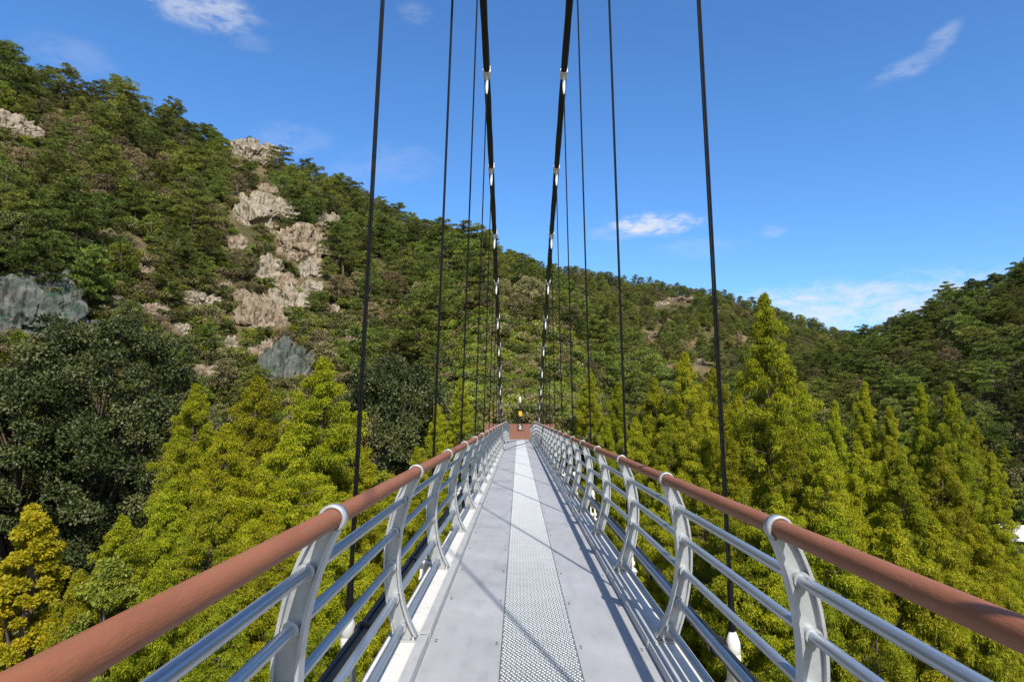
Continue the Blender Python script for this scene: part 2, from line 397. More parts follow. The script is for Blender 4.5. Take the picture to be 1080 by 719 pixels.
def leaf_quads(P, D, Nrm, Ln, Wd, bend=0.0):
    """kite-shaped leaves: base P, direction D, face normal near Nrm"""
    D = unit(D); S = unit(np.cross(D, Nrm)); Nn = unit(np.cross(S, D))
    Ln = Ln[:, None]; Wd = Wd[:, None]
    a = P; c = P + D * Ln - Nn * Ln * bend
    m = P + D * Ln * 0.45
    b = m + S * Wd * 0.5; d = m - S * Wd * 0.5
    V = np.stack([a, b, c, d], 1).reshape(-1, 3)
    F = np.arange(len(V)).reshape(-1, 4)
    return V, F


def clumps(rng, C, RX, RZ, n, Ln, Wd, droop, out, tintbase=None, shell=0.55, jit=0.8):
    """leaves round clump centres C (k,3), horizontal radius RX (k), vertical RZ (k), n leaves each"""
    k = len(C); idx = np.repeat(np.arange(k), n)
    u = unit(rng.normal(size=(k * n, 3))); u[:, 2] = np.where(u[:, 2] < -0.35, -u[:, 2], u[:, 2])
    rad = shell + (1 - shell) * rng.random(k * n) ** 0.7
    off = u * rad[:, None]; off[:, 0] *= RX[idx]; off[:, 1] *= RX[idx]; off[:, 2] *= RZ[idx]
    P = C[idx] + off
    D = u * out + np.array([0, 0, -droop]) + rng.normal(size=u.shape) * 0.45 * jit
    Nr = u + np.array([0, 0, 0.5]) + rng.normal(size=u.shape) * jit
    L = Ln * rng.uniform(0.6, 1.35, k * n); W = Wd * rng.uniform(0.7, 1.3, k * n)
    V, F = leaf_quads(P, D, Nr, L, W, 0.12)
    tb = rng.random(k) if tintbase is None else tintbase
    tint = np.clip(0.5 * tb[idx] + 0.5 * rng.random(k * n) , 0, 1)
    return V, F, tint


def cat_meshes(parts):
    Vs = []; Fs = []; Ts = []; Ms = []; o = 0
    for V, F, t, mi in parts:
        Vs.append(V); Fs.append(F + o); Ts.append(t); Ms.append(np.full(len(F), mi)); o += len(V)
    return np.concatenate(Vs), np.concatenate(Fs), np.concatenate(Ts), np.concatenate(Ms)


def tube_np(pts, rad, n=6):
    mb = MB(); mb.tube(pts, rad, n, cap=False)
    return np.array(mb.v), np.array(mb.f), np.full(len(mb.f), 0.5)


def finish(name, leaves, limbs, lm, bm):
    parts = [(V, F, t, 0) for V, F, t in leaves] + [(V, F, t, 1) for V, F, t in limbs]
    V, F, T, I = cat_meshes(parts)
    me = np_mesh(name, V, F, T, I); me.materials.append(lm); me.materials.append(bm)
    return me


def trunk_mesh(name, H, r0, rng, wob=0.01, flare=1.5, bm=None, r1=0.02):
    pts = []; rad = []
    for i in range(13):
        t = i / 12; pts.append((rng.normal() * wob * H * min(t * 2, 1), rng.normal() * wob * H * min(t * 2, 1), t * H - 0.6 * (i == 0)))
        rad.append((r0 * (1 - t) + r1) * (flare if i == 0 else 1.0))
    mb = MB(); mb.tube(pts, rad, 9); me = mb.mesh(name); me.materials.append(bm or M['bark']); return me, pts


def make_redwood(seed, H=24.0, Rm=3.5, k=0.21, nb=200, dens=1.0, LL=0.155):
    """dawn redwood: straight trunk, ascending limbs, billows of hanging feathery sprays"""
    rng = np.random.default_rng(seed)
    tm, _ = trunk_mesh('trunk', H * 0.985, 0.36, rng, 0.0015, 1.7, M['bark'])
    limbs = []; C = []; RX = []; RZ = []; TB = []; Ls = []
    lobes = rng.uniform(0, 6.28, 3)
    for i in range(nb):
        t = (i + rng.random()) / nb
        z = H * (0.12 + 0.87 * t ** 0.92)
        dz = H - z
        Rz = Rm * (1 - math.exp(-(dz / (k * H)) ** 1.3)) * (1.0 if z > 0.3 * H else 0.85)
        az = i * 2.39996 + rng.normal() * 0.3
        lob = 1 + 0.16 * math.sin(2 * az + lobes[0]) + 0.12 * math.sin(3 * az + z * 0.9 + lobes[1])
        L = max(0.15, Rz * lob * rng.uniform(0.72, 1.15))
        if rng.random() < 0.08: L *= 1.22
        rise = rng.uniform(0.15, 0.5) if dz > 3 else rng.uniform(0.5, 1.0)
        d = np.array([math.cos(az), math.sin(az), 0])
        tip = np.array([0, 0, z]) + d * L + np.array([0, 0, rise * L * 0.55])
        mid = np.array([0, 0, z]) + d * L * 0.5 + np.array([0, 0, rise * L * 0.4])
        if L > 0.8: limbs.append(tube_np([(0, 0, z), mid, tip], [0.02 + 0.018 * L, 0.02 + 0.008 * L, 0.008], 4))
        nn = max(2, int(round(L * 2.1)))
        for j in range(nn):
            f = 1 - 0.72 * (j / nn) ** 0.9 if nn > 1 else 1
            p = np.array([0, 0, z]) * (1 - f) + tip * f + rng.normal(size=3) * np.array([0.28, 0.28, 0.16]) * min(1, L)
            C.append(p); s = rng.uniform(0.7, 1.3) * (0.16 + 0.11 * min(L, 2.4))
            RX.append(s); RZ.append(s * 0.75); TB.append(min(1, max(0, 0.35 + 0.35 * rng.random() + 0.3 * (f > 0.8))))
    C = np.array(C); RX = np.array(RX); RZ = np.array(RZ); TB = np.array(TB)
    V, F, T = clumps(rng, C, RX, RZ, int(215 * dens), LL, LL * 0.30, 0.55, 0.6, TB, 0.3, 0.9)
    # hanging fringe under each billow
    nfr = int(60 * dens); idx = np.repeat(np.arange(len(C)), nfr)
    P = C[idx] + rng.normal(size=(len(idx), 3)) * np.stack([RX[idx] * 0.6, RX[idx] * 0.6, RZ[idx] * 0.3], 1) - np.array([0, 0, 0.15])
    D = np.array([0, 0, -1.0]) + rng.normal(size=P.shape) * 0.28
    Nr = rng.normal(size=P.shape)
    V2, F2 = leaf_quads(P, D, Nr, LL * 1.35 * rng.uniform(0.6, 1.4, len(P)), LL * 0.22 * rng.uniform(0.7, 1.3, len(P)), 0.05)
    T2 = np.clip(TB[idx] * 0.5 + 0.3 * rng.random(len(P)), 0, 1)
    # leader
    n = 160; z = H - 1.7 * rng.random(n) ** 1.2 ; P = np.stack([rng.normal(size=n) * 0.05, rng.normal(size=n) * 0.05, z], 1)
    u = unit(rng.normal(size=(n, 3)) * np.array([1, 1, 0.35])); D = u + np.array([0, 0, 0.35])
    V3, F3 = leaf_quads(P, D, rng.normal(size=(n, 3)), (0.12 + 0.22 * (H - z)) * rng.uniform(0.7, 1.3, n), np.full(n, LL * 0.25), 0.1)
    return finish('crown', [(V, F, T), (V2, F2, T2), (V3, F3, np.full(n, 0.7))], limbs, M['redwood_leaf'], M['bark']), tm, H


def make_pine(seed, H=8.0, nlay=8, nleaf=110, lean=0.5, wide=1.0, LL=0.30):
    """red pine: bare crooked trunk, flat plates of needles on level limbs"""
    rng = np.random.default_rng(seed)
    pts = []; rad = []
    ph = rng.uniform(0, 6.28)
    for i in range(10):
        t = i / 9
        pts.append((lean * t * t * math.cos(ph) * 1.6 + rng.normal() * 0.08, lean * t * t * math.sin(ph) * 1.6 + rng.normal() * 0.08, H * 0.95 * t - (0.5 if i == 0 else 0)))
        rad.append(0.15 * (1 - t) + 0.025)
    mb = MB(); mb.tube(pts, rad, 7); tm = mb.mesh('trunk'); tm.materials.append(M['bark'])
    pa = np.array(pts)
    limbs = []; C = []; RX = []; RZ = []
    for i in range(nlay * 3):
        t = 0.30 + 0.68 * (i + rng.random()) / (nlay * 3)
        b = np.array([np.interp(t * 9, np.arange(10), pa[:, q]) for q in range(3)])
        L = wide * H * 0.36 * math.sqrt(max(0.03, 1 - ((t - 0.45) / 0.60) ** 2)) * rng.uniform(0.6, 1.2)
        az = i * 2.4 + rng.normal() * 0.4; d = np.array([math.cos(az), math.sin(az), rng.uniform(-0.05, 0.28)])
        tip = b + d * L
        limbs.append(tube_np([b, b + d * L * 0.5 + np.array([0, 0, 0.06 * L]), tip], [0.05, 0.035, 0.012], 4))
        for f in (1.0, 0.68, 0.4):
            if L * f < 0.5 and f < 1: continue
            C.append(b + d * L * f + rng.normal(size=3) * np.array([0.25, 0.25, 0.06])); s = rng.uniform(0.5, 0.95) * (0.50 + 0.13 * L) ; RX.append(s); RZ.append(s * 0.40)
    C.append(pa[-1] + np.array([0, 0, 0.1])); RX.append(0.55); RZ.append(0.4)
    V, F, T = clumps(rng, np.array(C), np.array(RX), np.array(RZ), nleaf, LL, LL * 0.30, -0.45, 0.8, None, 0.4, 0.65)
    return finish('crown', [(V, F, T)], limbs, M['pine_leaf'], M['bark']), tm, H


def make_broad(seed, lm, bm, H=9.0, W=7.0, ncl=60, nleaf=120, LL=0.3, base=0.22, conic=0.0, asp=0.62, cl=1.0):
    """broadleaf: forking limbs, leaf clumps through the crown's volume"""
    rng = np.random.default_rng(seed)
    tm, pts = trunk_mesh('trunk', H * 0.8, 0.028 * H * 0.9, rng, 0.008, 1.5, bm, 0.03)
    C = []; RX = []; RZ = []; limbs = []
    for i in range(ncl):
        t = (i + rng.random()) / ncl
        z = base + (1 - base) * t
        q = (z - base) / (1 - base)
        if conic: r = (1 - q) ** conic * 0.97 + 0.03
        else: r = math.sqrt(max(0.03, 1 - (2 * q - 0.85) ** 2 / 1.4))
        r *= W / 2 * rng.uniform(0.45, 1.05) ** 0.8
        az = i * 2.39996 + rng.normal() * 0.35
        c = np.array([r * math.cos(az), r * math.sin(az), min(z, 0.97) * H + rng.normal() * 0.02 * H])
        C.append(c); s = cl * W * 0.105 * rng.uniform(0.65, 1.35) * (1 if not conic else max(0.35, 1 - 0.6 * q)); RX.append(s); RZ.append(s * 0.75)
        z0 = max(0.15 * H, c[2] - 0.28 * H - 0.3 * r)
        if i % 5 == 0 and c[2] > 0.45 * H:
            z0 = min(max(z0, 0.26 * H), H * 0.78)
            limbs.append(tube_np([(0, 0, z0), c * 0.5 + np.array([0, 0, z0 * 0.5 + 0.03 * H]), c], [0.006 * H, 0.004 * H, 0.0015 * H], 4))
    V, F, T = clumps(rng, np.array(C), np.array(RX), np.array(RZ), nleaf, LL, LL * asp, 0.25, 0.6, None, 0.35, 1.0)
    return finish('crown', [(V, F, T)], limbs, lm, bm), tm, H


def make_bush(seed, lm, n=9, nleaf=110, LL=0.28):
    rng = np.random.default_rng(seed)
    C = np.stack([rng.normal(size=n) * 0.7, rng.normal(size=n) * 0.7, rng.uniform(0.2, 1.3, n)], 1)
    s = rng.uniform(0.4, 0.75, n)
    V, F, T = clumps(rng, C, s, s * 0.8, nleaf, LL, LL * 0.5, 0.0, 0.8, None, 0.3, 1.0)
    limbs = [tube_np([(0, 0, -0.4), c * np.array([0.5, 0.5, 0.6]), c], [0.05, 0.03, 0.01], 4) for c in C]
    return finish('foliage', [(V, F, T)], limbs, lm, M['grey_bark'])


RED = [make_redwood(1, Rm=3.1, k=0.19), make_redwood(2, Rm=2.9, k=0.22), make_redwood(3, Rm=3.2, k=0.20), make_redwood(4, Rm=2.5, k=0.26), make_redwood(5, Rm=2.7, k=0.24)]
PINE = [make_pine(11), make_pine(12, lean=0.9), make_pine(13, H=8.5, wide=1.15), make_pine(14, H=7.5, wide=0.9), make_pine(15, H=9, lean=1.2, wide=0.95)]
OAK = [make_broad(21, M['oak_leaf'], M['grey_bark']), make_broad(22, M['oak_leaf'], M['grey_bark'], H=8.5, W=7.5), make_broad(23, M['lime_leaf'], M['grey_bark'], H=8, W=6.5)]
BRN = [make_broad(31, M['brown_leaf'], M['grey_bark'], H=7.5, W=6.2, nleaf=85), make_broad(32, M['brown_leaf'], M['grey_bark'], H=8, W=6, nleaf=75)]
DOAK = [make_broad(41, M['dark_oak_leaf'], M['bark'], H=20, W=16, ncl=260, nleaf=420, LL=0.23, base=0.06, asp=0.6, cl=0.72),
        make_broad(42, M['dark_oak_leaf'], M['bark'], H=18, W=13, ncl=220, nleaf=400, LL=0.23, base=0.06, asp=0.6, cl=0.75)]
GOLD = [make_broad(51, M['gold_leaf'], M['bark'], H=16, W=7.0, ncl=280, nleaf=330, LL=0.15, base=0.03, conic=0.8, asp=0.6, cl=0.72)]
LIME = [make_broad(52, M['lime_leaf'], M['grey_bark'], H=15, W=7.0, ncl=270, nleaf=330, LL=0.15, base=0.03, conic=0.65, asp=0.55, cl=0.75)]
BUSH = [make_bush(61, M['oak_leaf']), make_bush(62, M['lime_leaf']), make_bush(63, M['brown_leaf'], nleaf=80), make_bush(64, M['pine_leaf'])]
WEED = [make_bush(65, M['weed_leaf'], 14, 120, 0.2), make_bush(66, M['weed_leaf'], 10, 150, 0.17)]

used = {}
def tree(kind, name, proto, loc, h, label, cat, group, rng, wscale=1.0, rz=None, trunk=True):
    """one tree: an empty at the foot of the trunk with its trunk and crown"""
    cm, tm, H = proto; s = h / H
    o = empty(name, loc, rng.uniform(0, 6.28) if rz is None else rz)
    o.scale = (s * wscale, s * wscale, s)
    tag(o, label, cat, group)
    c = bpy.data.objects.new('crown', cm); COL.objects.link(c); c.parent = o
    used.setdefault(kind, c)
    if trunk:
        t = bpy.data.objects.new('trunk', tm); COL.objects.link(t); t.parent = o
    return o


rng = np.random.default_rng(99)
TREES_XY = []

def near_tree(name, protos, px, py, depth, label, cat, group, wscale=1.0, ground=None, which=None):
    p = at(px, py, depth)
    g = tz(p.x, p.y) if ground is None else ground
    pr = protos[which if which is not None else rng.integers(len(protos))]
    TREES_XY.append((p.x, p.y))
    return tree(name, name, pr, (p.x, p.y, g - 0.2), p.z - g + 0.2, label, cat, group, rng, wscale)


GL = 'yellow-green conifers left of the bridge'
GR = 'yellow-green conifers right of the bridge'
SH_L = 'dense yellow-green conifer low beside the left railing, its top hidden among its neighbours'
SH_R = 'yellow-green conifer of the dense stand right of the bridge, its top merging with its neighbours'
# photo column of the top, photo row of the top, distance, label
left_red = [
    (342, 376, 44, 'tallest yellow-green conifer left of the bridge, broad crown just below the green netting', 1.1, 0),
    (272, 396, 46, 'yellow-green conifer with rounded tip, between the tallest left conifer and the dark broadleaf', 1.0, 2),
    (207, 404, 50, 'yellow-green conifer pressed against the right flank of the big dark broadleaf tree', 1.0, 1),
    (240, 446, 38, 'green-gold conifer standing in front of the gap between two taller left conifers', 1.0, 2),
    (305, 455, 36, SH_L, 1.0, 0), (385, 476, 42, 'yellow-green conifer right behind the nearest left hanger cable', 0.95, 4),
    (180, 505, 33, 'feathery yellow-green conifer in front of the dark broadleaf tree', 1.0, 1),
    (130, 543, 30, 'feathery conifer between the golden tree and the left handrail', 0.95, 2),
    (225, 520, 30, SH_L, 1.0, 0), (285, 530, 31, SH_L, 1.0, 1), (85, 600, 25, SH_L, 0.9, 2), (345, 520, 34, SH_L, 1.0, 2),
    (170, 590, 25, SH_L, 0.9, 0), (240, 615, 23, SH_L, 0.9, 1), (415, 500, 40, SH_L, 0.9, 3), (310, 610, 25, SH_L, 0.85, 0),
    (486, 398, 62, 'slim yellow-green conifer between the left hanger cables near the far end', 0.9, 4),
    (462, 426, 58, 'small yellow-green conifer left of the slim one, just above the left railing', 0.95, 3),
    (440, 470, 48, SH_L, 0.9, 4)]
right_red = [
    (806, 308, 42, 'tallest conifer right of the bridge, thin pointed leader rising above the far ridge', 0.95, 3),
    (622, 388, 62, 'yellow-green conifer nearest the far end of the right railing', 0.95, 4),
    (652, 402, 58, 'yellow-green conifer just right of the one nearest the far end of the railing', 0.9, 3),
    (690, 398, 60, 'round-topped yellow-green conifer left of the amber one on the right bank', 1.0, 1),
    (722, 371, 56, 'amber-tinged conifer with forked tip left of the rightmost hanger cable', 0.95, 4),
    (752, 388, 60, 'yellow-green conifer standing behind the rightmost hanger cable', 0.95, 2),
    (778, 410, 50, 'conifer tucked against the left side of the tallest pointed one', 0.9, 3),
    (846, 402, 52, 'conifer with pointed tip immediately right of the tallest one', 0.95, 4),
    (880, 422, 50, SH_R, 0.75, 3),
    (911, 402, 52, 'slim pointed conifer halfway between the tallest one and the right edge', 0.8, 3),
    (938, 428, 50, SH_R, 0.75, 4),
    (971, 404, 54, 'slim pointed conifer, left of the pair standing towards the right edge', 0.8, 3),
    (1002, 404, 52, 'pointed conifer, right of the pair standing towards the right edge', 0.85, 4),
    (1026, 440, 54, SH_R, 0.75, 3), (1060, 470, 88, 'low conifer at the right end of the stand, below the dark pines', 0.9, 2),
    (835, 450, 38, SH_R, 1.0, 1), (870, 470, 36, SH_R, 1.0, 0), (905, 465, 38, SH_R, 1.0, 2), (950, 478, 36, SH_R, 1.0, 1), (990, 470, 38, SH_R, 1.0, 0),
    (1006, 500, 38, SH_R, 0.9, 2), (770, 455, 42, SH_R, 0.95, 4), (735, 440, 48, SH_R, 0.95, 0), (705, 440, 50, SH_R, 0.9, 1), (670, 440, 52, SH_R, 0.9, 2),
    (640, 440, 52, SH_R, 0.85, 3), (820, 520, 30, SH_R, 0.95, 2), (880, 530, 28, SH_R, 1.0, 0), (940, 540, 27, SH_R, 1.0, 1), (985, 545, 28, SH_R, 0.9, 2),
    (780, 510, 32, SH_R, 0.9, 1), (855, 600, 22, SH_R, 0.85, 2), (920, 615, 21, SH_R, 0.85, 0), (985, 600, 22, SH_R, 0.85, 1), (740, 500, 36, SH_R, 0.9, 0),
    (1062, 578, 50, 'short conifer in front of the white roof at the right edge', 1.25, 2), (1092, 574, 46, 'bushy conifer at the very right edge in front of the white roof', 1.3, 0),
    (1070, 495, 84, 'conifer behind the white roof at the right edge of the stand', 0.95, 4),
    (1046, 476, 44, 'conifer standing left above the white roof at the right edge', 0.75, 3),
    (1040, 640, 21, SH_R, 0.8, 2), (700, 490, 42, SH_R, 0.85, 2)]
for px, py, d, lab, ws, w in left_red:
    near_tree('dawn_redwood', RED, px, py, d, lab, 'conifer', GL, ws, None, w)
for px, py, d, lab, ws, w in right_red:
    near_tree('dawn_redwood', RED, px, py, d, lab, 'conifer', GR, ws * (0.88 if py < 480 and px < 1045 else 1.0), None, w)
near_tree('golden_tree', GOLD, 38, 533, 27, 'golden-yellow leafy tree in the lower left corner, brightest crown on that bank', 'tree', None, 1.0)
near_tree('lime_tree', LIME, 118, 590, 25, 'lime-green leafy tree between the golden tree and the left handrail', 'tree', None, 0.9)
near_tree('dark_oak', DOAK, 108, 348, 62, 'huge dark green broadleaf tree at the foot of the left mountain', 'tree', None, 0.88, None, 0)
near_tree('dark_oak', DOAK, 30, 395, 58, 'dark broadleaf tree below the netted cliff at the left edge', 'tree', None, 0.9, None, 1)
near_tree('dark_oak', DOAK, 412, 384, 66, 'dark round broadleaf tree behind the nearest left hanger cables', 'tree', None, 0.75, None, 1)
near_tree('dark_oak', DOAK, 1076, 505, 92, 'dark broadleaf tree in shade beside the white roof at the right edge', 'tree', None, 0.7, None, 1)

# ----------------------------------------------------------------------------- rock outcrops on the hillsides
ROCKS = []
def rock(px, py, wpx, hpx, mat, label, cat='rock', depth=0.45, seed=0, name='rock_outcrop', rough=0.42, show=0.5, group=None, lean=0.36):
    p = hit(px, py)
    if p is None: return
    dist = (p - EYE).length; sx = wpx / PF * dist * 0.5; sz = hpx / PF * dist * 0.5
    bm_ = bmesh.new(); bmesh.ops.create_icosphere(bm_, subdivisions=6 if hpx > 40 else 5, radius=1.0)
    az = math.atan2(p.x - EYE.x, p.y); rg = np.random.default_rng(seed)
    o1, o2, o3 = rg.uniform(0, 90, 3)
    co = np.array([v.co[:] for v in bm_.verts])
    ro = Vector((o1, o2, o3)); dsp = np.zeros(len(co))
    for i, q in enumerate(co):
        v = Vector((q[0] * wpx / hpx, q[1], q[2])) * 1.1 + ro
        d4, p4 = mnoise.voronoi(v * 1.35); d5, p5 = mnoise.voronoi(Vector((v.x * 4.2, v.y * 4.2, v.z * 2.4)))
        dsp[i] = 0.75 * (mnoise.cell(p4[0] * 7.3) - 0.5) + 0.42 * (mnoise.cell(p5[0] * 5.1) - 0.5) + 0.5 * min(0.25, d4[1] - d4[0]) + 0.22 * min(0.2, d5[1] - d5[0]) + 0.25 * mnoise.fractal(v * 2.2, 0.8, 2.1, 6)
    co2 = co * (1 + rough * 1.15 * dsp)[:, None]
    c = np.stack([co2[:, 0] * sx, co2[:, 1] * sx * depth, co2[:, 2] * sz], 1)
    c[:, 1] += c[:, 2] * lean + sx * depth * 0.15
    for v, q in zip(bm_.verts, c): v.co = q
    me = bpy.data.meshes.new(name); bm_.to_mesh(me); bm_.free()
    o = mesh_obj(name, me, None, [mat]); o.location = p; o.rotation_euler = (0, 0, -az)
    tag(o, label, cat, group)
    ROCKS.append((az, p.z, math.hypot(p.x - EYE.x, p.y), wpx / PF * 0.5, hpx / PF * 0.5, (p.z - EYE.z) / math.hypot(p.x - EYE.x, p.y), show))


rock(264, 168, 52, 46, M['rock'], 'pale rock crag on the skyline of the left ridge', seed=1)
rock(264, 236, 56, 66, M['rock'], 'large pale rock face in the middle of the left mountain', seed=2, depth=0.5)
rock(316, 268, 60, 60, M['red_rock'], 'reddish broken rock right of the large pale rock face', seed=3, depth=0.5)
rock(345, 240, 32, 36, M['rock'], 'small pale ledge uphill of the reddish broken rock', seed=4)
rock(8, 135, 42, 36, M['rock'], 'pale rock knob at the left edge high on the mountain', seed=5)
rock(26, 345, 104, 112, M['net_rock'], 'grey-green netted cliff face at the left edge of the hillside', 'cliff', 0.3, 6, 'netted_cliff', 0.36, show=1.1, lean=0.3)
rock(300, 394, 56, 84, M['net_rock'], 'green netted rock slab above the yellow-green conifers', 'cliff', 0.3, 7, 'netted_cliff', 0.36, show=1.6, lean=0.3)
rock(272, 345, 42, 66, M['red_rock'], 'pinkish bare rock just uphill of the netted slab', seed=8, depth=0.5)
rock(210, 318, 36, 22, M['rock'], 'small pale rock left of the pinkish bare rock', seed=9)
rock(215, 395, 32, 22, M['red_rock'], 'tan rock peeping out above the conifer beside the dark broadleaf', seed=10)
rock(160, 330, 26, 18, M['red_rock'], 'little tan rock above the big dark broadleaf tree', seed=16)
rock(718, 318, 34, 12, M['red_rock'], 'orange bare scar highest on the far ridge', seed=11, depth=0.5)
rock(697, 322, 16, 12, M['rock'], 'pale bare scar just left of the orange one on the far ridge', seed=12, depth=0.5)
rock(684, 354, 24, 10, M['red_rock'], 'small reddish scar low on the far ridge', seed=13, depth=0.5)
rock(738, 384, 16, 12, M['rock'], 'grey boulder above the amber conifer on the right', seed=14, depth=0.5)
rock(500, 372, 20, 14, M['rock'], 'grey boulder on the slope above the far end of the bridge', seed=15, depth=0.5)

for i, (px, py, w_, h_) in enumerate([(150, 288, 18, 18), (192, 352, 20, 22), (236, 300, 16, 18), (328, 306, 24, 30), (298, 300, 26, 30), (352, 330, 18, 22), (296, 345, 18, 26), (286, 322, 26, 30),
                                      (284, 206, 30, 34), (302, 228, 30, 40), (250, 262, 26, 30), (284, 292, 36, 40), (258, 318, 26, 36), (312, 322, 30, 40), (282, 372, 28, 34), (328, 290, 30, 34), (405, 335, 14, 14), (120, 318, 14, 14), (345, 270, 24, 24), (245, 366, 18, 22), (372, 358, 18, 22)]):
    rock(px, py, w_, h_, M['rock'] if i % 2 else M['red_rock'], 'small bare rock showing between trees on the middle of the left mountain', seed=40 + i, show=-0.05, group='small bare rocks on the left mountain')

# ----------------------------------------------------------------------------- woods on the hills
def blocked(x, y, z, h, low=1.0):
    dx = x - EYE.x; r = math.hypot(dx, y); a = math.atan2(dx, y); w = 2.2 / r
    for (ra, rz_, rr_, hw, hh, el, show) in ROCKS:
        if abs(a - ra) < hw * 0.8 + w * 0.45 and r < rr_ + 2.5:
            e0 = (z - EYE.z) / r; e1 = (z + h - EYE.z) / r
            if e1 > el - hh * low * show and e0 < el + hh * 0.7: return True
    return False


cand = []
def scatter(n, a0, a1, r0, r1, spacing, kindfn):
    g = {}
    aa = rng.uniform(a0, a1, n) * deg; rr = np.sqrt(rng.uniform(r0 ** 2, r1 ** 2, n))
    X = EYE.x + np.sin(aa) * rr; Y = np.cos(aa) * rr; Z = terrain(X, Y)
    den = fbm(X / 22, Y / 22, 55, 3) + 0.5; sp2 = fbm(X / 30, Y / 30, 77, 3)
    for i in range(n):
        s = spacing * (0.8 + 0.5 * rng.random())
        cx, cy = int(X[i] // 6), int(Y[i] // 6)
        ok = True
        for ix in range(cx - 1, cx + 2):
            for iy in range(cy - 1, cy + 2):
                for q in g.get((ix, iy), ()):
                    if (q[0] - X[i]) ** 2 + (q[1] - Y[i]) ** 2 < s * s: ok = False; break
        if not ok: continue
        k = kindfn(aa[i] / deg, rr[i], Z[i], den[i], sp2[i])
        if k is None: continue
        kind, h = k
        if blocked(X[i], Y[i], Z[i], h): continue
        g.setdefault((cx, cy), []).append((X[i], Y[i]))
        cand.append((kind, X[i], Y[i], Z[i], h, aa[i] / deg, rr[i]))


def kindA(a, r, z, den, sp):
    rf = np.interp(a, [-60, -40, -25, -8, -4, 4, 8, 25], [62, 78, 84, 72, 59, 59, 72, 110]) + 3
    if r < rf: return None
    if -6 < a < 8.5 and r < 104 + 6 * sp * 10: return None
    u = rng.random(); up = (r - rf) / 150
    low = max(0, 1 - up * 1.5)
    mid = math.exp(-((a + 20) / 9) ** 2) * low
    if rng.random() < 0.38 * low + 0.35 * mid + 0.3 * (den < 0.45) * (a < 2): return None
    if a > -3: sp = sp + 0.42
    elif -30 < a < -6: sp = sp + 0.22 * low + 0.2 * mid
    if u < 0.10 + 0.9 * max(0, sp - 0.03): return ('brown', rng.uniform(4.5, 7.5))
    if u < 0.28 + 0.9 * max(0, -sp - 0.03): return ('oak', rng.uniform(5.0, 8.0))
    return ('pine', (5.5 + 8.0 * rng.random() ** 1.5) * (1.0 if up < 0.9 else 0.9))


def kindB(a, r, z, den, sp):
    if z < -10: return None
    return ('pine', rng.uniform(5.5, 9)) if rng.random() < 0.6 else (('oak', rng.uniform(5.5, 8)) if rng.random() < 0.75 else ('brown', rng.uniform(5, 7)))


def kindC(a, r, z, den, sp):
    if z < -18.5: return None
    return ('pine', 4.8 + 5.2 * rng.random() ** 1.4) if rng.random() < 0.82 else (('oak', rng.uniform(5.5, 8)) if rng.random() < 0.7 else ('brown', rng.uniform(5, 7)))


scatter(9000, -50, 13, 66, 246, 4.5, kindA)
scatter(6000, 13.001, 50, 95, 262, 3.7, kindC)
scatter(9000, -6, 30, 263, 485, 4.2, kindB)

def region(kind, a, r, x, y):
    """where on the hills a tree stands, in words"""
    w = {'pine': ('pine', 'pine tree'), 'oak': ('green broadleaf', 'tree'), 'brown': ('brownish broadleaf', 'tree')}[kind]
    if a > 13:
        return ('dark %s on the shaded right-hand hill' % w[0] if kind == 'pine' else '%s among dark pines on the right-hand hill' % w[0]), w[1], '%s trees on the right-hand hill' % w[0]
    if r > 262: return '%s on the far ridge' % w[0], w[1], '%s trees on the far ridge' % w[0]
    if a > 2: z = 'on the slope behind the right railing conifers'
    elif a > -8: z = 'on the slope facing the far end of the bridge'
    elif a > -22: z = 'beside the rocks in the middle of the left mountain'
    else: z = 'on the steep left end of the mountain'
    hgt = 'low' if r < 125 else ('high' if r > 180 else 'halfway up')
    return '%s %s %s' % (w[0], hgt, z), w[1], '%s trees %s %s' % (w[0], hgt, z)


LIM = {'pine': 290, 'oak': 150, 'brown': 150}
PROT = {'pine': PINE, 'oak': OAK, 'brown': BRN}
NAMES = {'pine': 'pine_tree', 'oak': 'broadleaf_tree', 'brown': 'brown_broadleaf_tree'}
rest = {k: [] for k in LIM}
for kind in LIM:
    cs = sorted([c for c in cand if c[0] == kind and -41 < c[5] < 41], key=lambda c: -c[4] / c[6])
    ids = set(id(c) for c in cs[:LIM[kind]])
    for c in cand:
        if c[0] != kind: continue
        _, x, y, z, h, a, r = c
        if id(c) in ids:
            lab, cat, grp = region(kind, a, r, x, y)
            tree(kind, NAMES[kind], PROT[kind][rng.integers(len(PROT[kind]))], (x, y, z - 0.15), h, lab, cat, grp, rng, rng.uniform(0.9, 1.2))
        else: rest[kind].append((x, y, z - 0.15, h))


